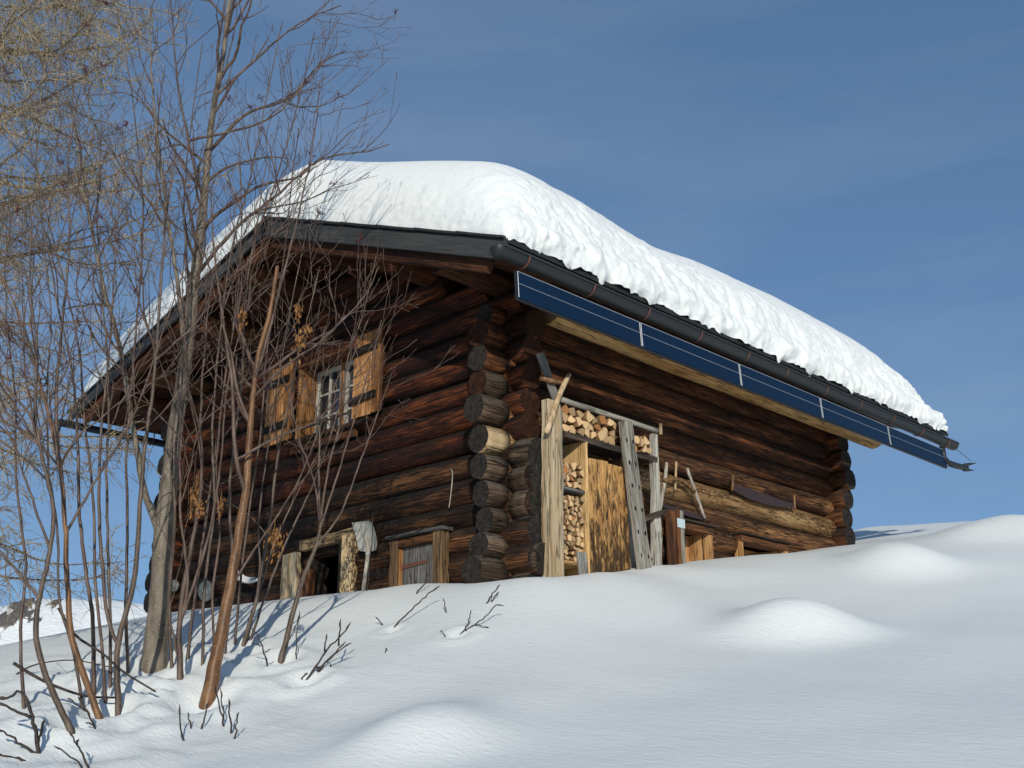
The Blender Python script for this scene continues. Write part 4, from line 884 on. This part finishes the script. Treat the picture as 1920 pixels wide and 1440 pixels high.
# ------------------------------------------------------------------ trees and twigs
def px_path(pts, d0, dd=0.0):
    """photo pixels -> points of a stem standing about d0 m away (dd: how much its top leans away)"""
    n = len(pts); return np.array([at(p[0], p[1], d0 + dd * i / max(1, n - 1)) for i, p in enumerate(pts)])
def grow(acc, tips, P, R0, r1, lvl, r, opts):
    """side shoots along polyline P (radii R0->r1), recursive"""
    n = len(P); seglen = np.linalg.norm(np.diff(P, axis=0), axis=1); L = seglen.sum()
    if lvl == 0 or L < 0.08: return
    cnt = max(1, int(L * opts['dens'][lvl] * r.uniform(0.8, 1.2)))
    cum = np.r_[0, np.cumsum(seglen)] / L
    for _ in range(cnt):
        t = r.uniform(opts['t0'][lvl], 0.98); i = min(np.searchsorted(cum, t, side='right') - 1, n - 2); f = (t - cum[i]) / (cum[i + 1] - cum[i] + 1e-9)
        p = P[i] * (1 - f) + P[i + 1] * f; tan = P[i + 1] - P[i]; tan /= np.linalg.norm(tan) + 1e-9
        a = r.normal(size=3); a -= tan * (a @ tan); a /= np.linalg.norm(a) + 1e-9
        ang = math.radians(r.uniform(*opts['ang'])); d = tan * math.cos(ang) + a * math.sin(ang)
        ln = min(opts['len'][lvl] * r.uniform(0.45, 1.15), L * 0.9) * (1 - 0.45 * t)
        if ln < 0.05: continue
        rad = (R0 + (r1 - R0) * t); ra = max(0.0022, min(rad * r.uniform(0.45, 0.7), 0.006 + 0.012 * ln))
        ns = max(3, int(ln / 0.10)); Q = [p]
        for s in range(ns):
            d = d + np.array([0, 0, opts['up'] * (1.0 / ns)]) + r.normal(size=3) * opts['kink']; d /= np.linalg.norm(d) + 1e-9
            Q.append(Q[-1] + d * ln / ns)
        Q = np.array(Q); rr = np.linspace(ra, max(0.0016, ra * 0.35), len(Q))
        if lvl == 1: rr[-1] = 0.0035        # swollen end bud
        acc.tube(Q, rr, 6 if lvl > 2 else (5 if lvl == 2 else 4))
        tips.append(Q[-1]); grow(acc, tips, Q, rr[0], rr[-1], lvl - 1, r, opts)
OPT = dict(dens={3: 3.3, 2: 3.6, 1: 2.4}, t0={3: 0.30, 2: 0.15, 1: 0.1}, len={3: 1.45, 2: 0.6, 1: 0.17}, ang=(22, 52), up=0.55, kink=0.15)
def leaf_cluster(c, r, n=22, s=0.05):
    V = []; Q = []
    for _ in range(n):
        o = c + np.array([r.normal() * s * 0.33, r.normal() * s * 0.33, -abs(r.normal()) * s * 1.5]); d = np.array([r.normal() * 0.4, r.normal() * 0.4, -1.0]); d /= np.linalg.norm(d)
        w = np.cross(d, r.normal(size=3)); w /= np.linalg.norm(w) + 1e-9; l = s * r.uniform(0.5, 1.0); b = w * l * 0.17; up = np.cross(d, w) * l * 0.10
        k_ = len(V); V += [o, o + d * l * 0.5 + b + up, o + d * l, o + d * l * 0.5 - b + up]; Q.append((k_, k_ + 1, k_ + 2, k_ + 3))
    return np.array(V), np.array(Q)
def berry(acc, c, d, r):
    for _ in range(9):
        v = d * 0.6 + r.normal(size=3) * 0.6; v /= np.linalg.norm(v); l = r.uniform(0.025, 0.05); m_ = c + v * l * 0.6
        acc.tube(np.array([c, m_, m_ + (v + r.normal(size=3) * 0.6) * l * 0.4]), [0.0022, 0.0018, 0.0024], 4)
        acc.tube(np.array([m_, m_ + (v + r.normal(size=3) * 0.9) * l * 0.45]), [0.0018, 0.0024], 4)
def stem_tree(name, label, base_px, paths, mat, seed, lean=0.0, lv=3, dscale=1.0, leaves=(), nberry=2, group='bare stems in front of the cabin', sink=0.25, opts=None, cat='tree', d=None):
    """paths: list of (pixel polyline, start px diameter, end px diameter); the first starts at the snow"""
    r = np.random.default_rng(seed); g = hit(*base_px, ground_h) if d is None else at(*base_px, d)
    d0 = math.hypot(g[0] - CAM[0], g[1] - CAM[1]); E_ = empty(name, tuple(g), label, cat, group)
    tr = Acc(); cr = Acc(); tips = []; o2 = dict(OPT); o2.update(opts or {}); o2['dens'] = {k: v * dscale for k, v in o2['dens'].items()}
    for i, (pp, da, db) in enumerate(paths):
        P = px_path(pp, d0, lean * (1 if i == 0 else r.uniform(0.2, 1.6)))
        if i > 0:   # start exactly on the stem it leaves
            P[0] = main[np.argmin(np.linalg.norm(main - P[0], axis=1))] if len(main) else P[0]
        n = max(6, int(len(pp) * 5)); S = smooth_path(P, n)
        S[1:-1] += r.normal(size=(n - 2, 3)) * 0.0022
        if i == 0: S = np.vstack([S[0] + (S[0] - S[1]) / np.linalg.norm(S[0] - S[1]) * sink - np.array([0, 0, 0.05]), S]); n += 1
        ra, rb = da * d0 / FPX / 2, db * d0 / FPX / 2; rr = rb + (ra - rb) * (1 - np.linspace(0, 1, n)) ** (1.7 if i == 0 and da > 20 else 1.15)
        if i == 0: rr[:3] *= np.array([1.25, 1.10, 1.03])[:len(rr[:3])]
        rr *= 1 + r.normal(size=n) * 0.03
        (tr if i == 0 or da > 9 else cr).tube(S, rr, 12 if da > 18 else (8 if da > 7 else 6))
        if i == 0: main = S
        else: main = np.vstack([main, S])
        grow(cr, tips, S[int(n * (0.22 if i == 0 else 0.05)):], ra, rb, lv, r, o2)
    tr.build('trunk', mat, E_); cr.build('crown', 'bark_brown', E_)
    if len(tips):
        for t in r.choice(len(tips), min(nberry, len(tips)), replace=False):
            be = Acc(); berry(be, tips[t], np.array([0, 0, 1.0]), r); tag(be.build('fruit_stalk', 'stalk', E_), kind='stuff')
    for (lx, ly, sz) in leaves:
        c = at(lx, ly, d0 + r.uniform(-0.1, 0.2)); V, Q = leaf_cluster(c, r, 34, sz); a = Acc(); a.add(V, Q); a.tube(np.array([c + (0, 0, sz * 0.8), c, c - (0, 0, sz)]), [0.002] * 3, 4)
        tag(a.build('dry_leaf_cluster', 'dry_leaf', E_, False), kind='stuff')
    return E_
G = 'bare stems in front of the cabin'
stem_tree('bare_tree', 'thickest grey trunk of the bare trees, forking high before the roof', (287, 1258), [
    ([(287, 1258), (300, 1130), (306, 1010), (318, 900), (330, 800), (352, 650), (368, 500), (384, 360), (398, 220), (420, 90), (437, -60)], 44, 9),
    ([(301, 1000), (272, 925), (258, 850), (240, 740), (222, 640), (192, 530), (172, 430), (152, 320), (140, 230)], 13, 4),
    ([(326, 830), (345, 700), (337, 560), (318, 430), (298, 290), (285, 150), (280, 20)], 11, 3),
    ([(372, 500), (440, 430), (520, 365), (600, 300), (690, 283), (730, 270)], 8, 2.5), ([(398, 260), (460, 215), (540, 185), (600, 120), (650, 95)], 8, 2.5),
    ([(405, 160), (470, 120), (560, 45), (640, 10)], 7, 2.5), ([(384, 360), (350, 250), (330, 130), (320, 0)], 6, 2.5), ([(392, 255), (500, 225), (570, 160), (620, 105)], 6, 2)],
    'bark_grey', 11, 0.3, leaves=[(372, 890, 0.05), (365, 925, 0.05)])
stem_tree('bare_tree', 'leaning orange brown stem, the brightest of the bare trees', (389, 1316), [
    ([(389, 1316), (410, 1210), (432, 1100), (450, 985), (464, 890), (470, 790), (482, 680), (505, 590), (520, 500)], 27, 8),
    ([(482, 690), (500, 640), (530, 520), (560, 400), (590, 250), (600, 150)], 7, 2), ([(461, 910), (440, 840), (436, 730), (420, 610), (402, 480), (395, 350)], 9, 2.5),
    ([(470, 850), (520, 820), (590, 790), (640, 740), (700, 660)], 6, 2), ([(432, 1100), (470, 1040), (505, 990), (560, 900), (600, 800), (640, 690)], 5, 2), ([(478, 720), (530, 690), (600, 640), (680, 560), (710, 500)], 6, 2)],
    'bark_orange', 12, 0.3, dscale=0.75, leaves=[(455, 580, 0.06), (560, 625, 0.06), (575, 605, 0.06), (515, 985, 0.06), (525, 995, 0.055), (560, 570, 0.05)])
stem_tree('bare_shrub', 'slender forked stem beside the doorway, fanning before the window', (527, 1240), [
    ([(527, 1240), (545, 1165), (566, 1090), (590, 1030), (600, 985), (598, 900), (600, 800)], 12, 3),
    ([(598, 990), (630, 900), (660, 800), (690, 700), (715, 600)], 5, 2), ([(600, 985), (615, 880), (640, 780), (650, 680), (680, 590), (705, 480)], 5, 1.8), ([(590, 1030), (640, 960), (670, 880), (700, 800), (735, 700)], 5, 1.8)],
    'bark_mix', 13, 0.1, dscale=0.6, nberry=4)
stem_tree('bare_shrub', 'thin brown stem between the orange stem and the doorway', (456, 1212), [
    ([(456, 1212), (476, 1140), (495, 1050), (508, 960), (520, 860), (540, 760), (566, 640), (600, 500)], 8, 2),
    ([(480, 1130), (510, 1030), (545, 950), (590, 860)], 5, 1.8)], 'bark_mix', 14, 0.0, dscale=1.0, leaves=[(503, 1010, 0.05)])
stem_tree('bare_shrub', 'straight thin stem just behind the orange stem', (421, 1226), [
    ([(421, 1226), (430, 1140), (436, 1040), (430, 940), (440, 820), (455, 700), (460, 560), (480, 430), (500, 300)], 7, 2)], 'bark_mix', 15, 0.0, dscale=1.0)
stem_tree('bare_shrub', 'clump of thin purple brown stems right of the thickest trunk', (338, 1272), [
    ([(338, 1272), (336, 1180), (345, 1100), (362, 1010), (378, 900), (376, 780), (385, 640), (400, 500)], 11, 2.5),
    ([(340, 1180), (352, 1080), (340, 980), (338, 860), (350, 700), (340, 560)], 7, 2), ([(342, 1150), (375, 1060), (400, 960), (415, 850), (430, 700), (470, 560)], 6, 2), ([(338, 1250), (318, 1150), (322, 1050), (330, 940)], 5, 2)],
    'bark_brown', 16, 0.1, dscale=1.0, leaves=[(368, 900, 0.07), (375, 935, 0.05), (415, 930, 0.045)])
stem_tree('bare_shrub', 'grey brown stem with a low fork left of the thickest trunk', (222, 1337), [
    ([(222, 1337), (221, 1210), (236, 1150), (253, 1080), (262, 960), (272, 840), (290, 700), (300, 560), (310, 420), (330, 280)], 11, 3),
    ([(222, 1205), (203, 1160), (192, 1060), (186, 940), (190, 800), (205, 660), (215, 500), (225, 350)], 7, 2)], 'bark_mix', 17, 0.2, dscale=1.1)
stem_tree('bare_shrub', 'red brown bowed stem second from the left edge', (186, 1345), [
    ([(186, 1345), (158, 1270), (134, 1190), (126, 1090), (122, 980), (114, 890), (96, 800), (70, 700), (40, 600), (0, 510)], 12, 3),
    ([(117, 910), (105, 760), (118, 600), (130, 450), (128, 300), (150, 170)], 7, 2), ([(122, 985), (180, 900), (250, 780), (300, 640), (340, 520)], 5, 2)], 'bark_orange', 18, 0.2, dscale=1.1, nberry=5)
stem_tree('bare_shrub', 'dark sickle shaped stem nearest the left edge', (134, 1372), [
    ([(134, 1372), (100, 1300), (76, 1235), (68, 1170), (78, 1100), (92, 1040), (100, 960), (84, 880), (66, 780), (70, 660), (56, 520), (60, 380)], 11, 2.5),
    ([(78, 1120), (50, 1095), (10, 1045), (-30, 1000)], 6, 2), ([(92, 1040), (55, 920), (20, 820), (-20, 740)], 5, 2)], 'bark_mix', 19, 0.1, dscale=1.1, nberry=4)
for k_, (lab, bp, path, dm) in enumerate([
    ('thin upright stem crossing the bowed red brown one', (176, 1302), [(176, 1302), (173, 1160), (160, 1060), (148, 950), (146, 820), (134, 690), (112, 590), (90, 470), (70, 350)], 8),
    ('thin straight stem just left of the low forked one', (207, 1290), [(207, 1290), (206, 1150), (203, 1030), (200, 900), (204, 740), (193, 560), (182, 400), (190, 260)], 6),
    ('slim stem between the low fork and the thickest trunk', (240, 1262), [(240, 1262), (236, 1140), (239, 1000), (237, 860), (248, 700), (262, 540), (268, 380), (250, 200), (230, 60)], 6),
    ('slim far stem right of the thickest trunk', (322, 1252), [(322, 1252), (318, 1120), (328, 980), (322, 840), (336, 690), (352, 540), (345, 380), (360, 220), (380, 80)], 6),
    ('thin stem leaning left across the eave from the stem cluster', (198, 1318), [(198, 1318), (190, 1200), (178, 1080), (176, 950), (160, 800), (146, 640), (108, 480), (70, 330), (40, 200)], 6),
    ('fine stem curving right below the gable window', (470, 1200), [(470, 1200), (500, 1110), (540, 1010), (590, 900), (628, 790), (650, 700), (690, 600)], 5),
    ('upright fine stem before the left shutter', (440, 1210), [(440, 1210), (452, 1080), (470, 940), (490, 800), (500, 660), (530, 500), (545, 360), (560, 240)], 5),
    ('tall fine stem between the orange stem and the thickest trunk', (380, 1245), [(380, 1245), (384, 1100), (402, 950), (398, 800), (412, 640), (432, 480), (470, 330), (500, 180), (530, 40)], 6),
    ('fine dark stem at the far left beside the larch', (45, 1330), [(45, 1330), (38, 1200), (48, 1060), (30, 900), (28, 740), (10, 560), (14, 400)], 6),
    ('wispy stem right beside the thin brown stem', (462, 1206), [(462, 1206), (486, 1090), (486, 970), (502, 840), (525, 700), (548, 560), (575, 430)], 4.5),
    ('wispy stem rising from behind the orange stem foot', (405, 1235), [(405, 1235), (398, 1120), (412, 1000), (405, 880), (418, 740), (440, 600), (452, 450), (450, 300)], 5),
    ('thin reddish stem between the two bowed left stems', (156, 1330), [(156, 1330), (140, 1230), (110, 1120), (108, 1000), (92, 880), (88, 740), (96, 590), (80, 440)], 5.5),
    ('tall thin stem rising past the ridge right of the thickest trunk', (352, 1235), [(352, 1235), (368, 1100), (388, 960), (408, 820), (430, 660), (470, 480), (520, 330), (560, 190), (590, 60)], 6)]):
    stem_tree('bare_shrub', lab, bp, [(path, dm, 2)], 'bark_mix' if k_ % 2 else 'bark_brown', 30 + k_, 0.2, dscale=1.1)
# larch: trunk outside the frame, its boughs reach in from the left
def larch():
    r = np.random.default_rng(5); d = 10.6; b = at(-330, 1300, d); g = np.array([b[0], b[1], float(ground_smooth(b[0], b[1]))]); E_ = empty('larch_tree', tuple(g), 'bare golden larch reaching in from beyond the left edge', 'tree')
    Ht = 9.0; T = np.array([g + np.array([0.05 * math.sin(i), 0.05 * math.cos(i * 1.3), -0.3 + (Ht + 0.3) * i / 12]) for i in range(13)]); a = Acc(); a.tube(T, np.linspace(0.17, 0.02, 13), 10); a.build('trunk', 'larch_bough', E_)
    bo = Acc(); tw = Acc(); right = np.array([0.714, 0.70, 0])
    nb = 84
    for i in range(nb):
        h_ = 0.9 + (Ht - 1.2) * (i + r.uniform(0, 1)) / nb; toward = r.random() < 0.78
        az = (math.atan2(right[1], right[0]) + r.normal() * 0.6) if toward else r.uniform(0, 6.28)
        ln = (2.75 - 0.6 * (h_ / Ht) ** 1.8) * r.uniform(0.45, 1.12) * (0.75 + 0.25 * min(1, h_ / 3.5)); el = r.uniform(-0.25, 0.35); dr = np.array([math.cos(az), math.sin(az), el]); n = 16; P = [g + np.array([0, 0, h_])]
        bend = r.uniform(-0.5, 0.15); curl = r.uniform(0.2, 0.8); sw = r.normal() * 0.5; sdv = np.array([-math.sin(az), math.cos(az), 0])
        for s in range(n):
            f = s / n; v = dr + np.array([0, 0, bend * math.sin(f * 3.0) + curl * f * f]) + sdv * sw * f + r.normal(size=3) * 0.10; v /= np.linalg.norm(v); P.append(P[-1] + v * ln / n)
        P = np.array(P); bo.tube(P, np.linspace(0.018, 0.0035, n + 1) * (0.45 + 0.25 * ln), 5)
        for q in range(int(ln * 16)):
            t = r.uniform(0.15, 1.0) ** 0.8; k2 = min(int(t * n), n - 1); p = P[k2] + (P[k2 + 1] - P[k2]) * (t * n - k2); tg = P[k2 + 1] - P[k2]; tg /= np.linalg.norm(tg)
            v = tg * r.uniform(0.2, 1.0) + r.normal(size=3) * 0.55 + np.array([0, 0, r.uniform(-0.5, 0.3)]); l2 = r.uniform(0.2, 0.75) * (1.2 - 0.5 * t); m_ = 6; S = [p]
            for s in range(m_): v = v + np.array([0, 0, -0.08]) + r.normal(size=3) * 0.20; v /= np.linalg.norm(v); S.append(S[-1] + v * l2 / m_)
            S = np.array(S); tw.tube(S, np.linspace(0.0044, 0.0020, m_ + 1), 4)
            for _ in range(int(l2 * 15)):
                k3 = r.integers(0, m_); p3 = S[k3] + (S[k3 + 1] - S[k3]) * r.random(); v3 = (S[k3 + 1] - S[k3]) / (l2 / m_) * 0.6 + r.normal(size=3) * 0.6 + np.array([0, 0, -0.15]); v3 /= np.linalg.norm(v3); l3 = r.uniform(0.05, 0.22)
                mid = p3 + v3 * l3 * 0.5 + r.normal(size=3) * 0.01; tw.tube(np.array([p3, mid, mid + (v3 + np.array([0, 0, -0.3])) * l3 * 0.5]), [0.0025, 0.0022, 0.0017], 3)
    bo.build('boughs', 'larch_bough', E_); tw.build('crown', 'larch', E_)
larch()
# twigs sticking out of the snow
TW = [
 ('largest forked twig tuft in the snow right of the bare stems', [[(574, 1276), (607, 1228), (624, 1207), (642, 1189), (658, 1166)], [(609, 1221), (613, 1188)], [(635, 1211), (639, 1160)], [(595, 1259), (630, 1224), (660, 1205)], [(598, 1258), (620, 1232), (648, 1203)], [(590, 1252), (606, 1255), (625, 1261)], [(625, 1268), (619, 1243)], [(567, 1278), (568, 1268), (577, 1262)]], 4),
 ('long single twig slanting over the snow below the hatch', [[(737, 1181), (757, 1156), (780, 1135), (800, 1116), (825, 1098)]], 3.2),
 ('tiny twig stub left of the long slanting twig', [[(718, 1173), (704, 1156)]], 2.5),
 ('short upright twig below the cabin corner', [[(837, 1149), (836, 1138), (831, 1121)]], 2.5),
 ('forked twig with side shoots below the cabin corner', [[(858, 1193), (890, 1170), (915, 1153), (928, 1136), (945, 1136)], [(872, 1180), (878, 1165), (883, 1143)], [(892, 1170), (905, 1175), (917, 1176)], [(873, 1182), (895, 1192), (923, 1197)]], 3),
 ('short leaning stub beside the forked twig below the corner', [[(834, 1194), (826, 1182)]], 2.5),
 ('twin twig sticking out near the crest below the pale post', [[(912, 1132), (925, 1112), (938, 1096)], [(921, 1127), (935, 1111)]], 3),
 ('twig leaning in front of the hatch', [[(781, 1114), (797, 1091), (806, 1072)]], 2.8),
 ('short dry stalk before the pale door post', [[(666, 1110), (664, 1098), (663, 1085)]], 2.5),
 ('tall dry stalk in front of the shovel handle', [[(688, 1108), (693, 1060), (697, 1010), (699, 965)]], 2.4),
 ('tiny twig tip in the smooth snow below the long twig', [[(722, 1225), (725, 1215)]], 2.5),
 ('forked twig pair just right of the orange stem foot', [[(420, 1365), (412, 1325), (404, 1285)], [(419, 1345), (413, 1290)]], 3.5),
 ('stout upright bud tipped twig right of the orange stem foot', [[(434, 1376), (431, 1340), (429, 1310)]], 4),
 ('rightmost bud tipped twig before the orange stem foot', [[(439, 1386), (443, 1360), (448, 1335)]], 3.5),
 ('single twig below the orange stem foot', [[(378, 1367), (384, 1345), (392, 1318)]], 3.5),
 ('tall twig left of the orange stem foot', [[(345, 1390), (339, 1360), (337, 1321)]], 3.5),
 ('small twig between two taller ones below the orange stem', [[(358, 1367), (352, 1335)]], 3),
 ('broken dark branch bent over at the left edge', [[(73, 1412), (66, 1365), (54, 1322), (37, 1299), (15, 1307), (-8, 1309)], [(57, 1345), (30, 1333), (-6, 1316)], [(70, 1395), (78, 1370), (83, 1350)]], 7),
 ('low dark twig running out of the left edge', [[(70, 1412), (40, 1396), (18, 1380), (-10, 1364)]], 4.5),
 ('thin twig in the lower left corner', [[(47, 1427), (22, 1418), (-10, 1414)]], 4),
 ('long dark twig rising from the bottom edge toward the sickle stem', [[(168, 1444), (148, 1402), (138, 1385), (130, 1372)], [(144, 1396), (148, 1385)]], 4),
 ('slanting twig at the bottom edge left of the long dark one', [[(160, 1444), (126, 1413), (100, 1398)]], 3.5),
 ('forked twig at the foot of the bowed red brown stem', [[(178, 1365), (162, 1330), (146, 1306)], [(168, 1340), (145, 1320), (125, 1310)], [(176, 1360), (160, 1354)]], 3.5),
 ('small forked twig right of the thin brown stem', [[(501, 1250), (492, 1212), (480, 1190), (470, 1175)], [(490, 1211), (472, 1205)], [(498, 1222), (506, 1218)]], 2.6),
 ('upright twig right of the slender forked stem', [[(556, 1236), (556, 1190), (562, 1145)], [(535, 1215), (552, 1180), (563, 1150)]], 2.5)]
for i, (lab, paths, dm) in enumerate(TW):
    r = np.random.default_rng(100 + i); g = hit(*paths[0][0], ground_h); d0 = math.hypot(g[0] - CAM[0], g[1] - CAM[1]); a = Acc()
    for j, pp in enumerate(paths):
        P = px_path(pp, d0, r.uniform(-0.05, 0.1))
        if j and np.linalg.norm(P[0] - g) > 0: P = P
        S = smooth_path(P, len(pp) * 3); S[1:-1] += r.normal(size=(len(S) - 2, 3)) * 0.004
        S = np.vstack([S[0] + (S[0] - S[1]) * 3 - np.array([0, 0, 0.06]), S]) if j == 0 else S
        w = dm * d0 / FPX / 2 * (1 if j == 0 else 0.8); rr = np.linspace(w, w * 0.55, len(S)); rr[-1] = w * 0.25; rr[-2] = w * 0.95; rr *= 1 + 0.18 * (r.random(len(S)) > 0.7)
        a.tube(S, rr, 6)
    E_ = a.build('snow_twig', 'twig_dark'); me = E_.data; me.transform(Matrix.Translation(-Vector(g))); E_.location = g
    tag(E_, lab, 'twig', 'twigs poking out of the snow')
for (lab, pp, dm, dd) in [('fallen dark bough propped across the left stems, sloping to the right', [(292, 1297), (232, 1260), (192, 1225), (140, 1190), (110, 1140)], 5, 0.25), ('long low bough running left from the low forked stem', [(216, 1308), (160, 1305), (100, 1285), (62, 1266), (25, 1243)], 5.5, 0.0), ('thin arched twig behind the sickle stem', [(212, 1252), (140, 1238), (80, 1243), (45, 1255), (24, 1270)], 3, 0.3)]:
    g = hit(*pp[0], ground_h); d0 = math.hypot(g[0] - CAM[0], g[1] - CAM[1]); S = smooth_path(px_path(pp, d0 - 0.15, dd), 14); w = dm * d0 / FPX / 2
    o = tube('fallen_bough', S, list(np.linspace(w * 0.6, w, 14)), 'twig_dark', None, 6); tag(o, lab, 'bough', 'fallen boughs among the stems')
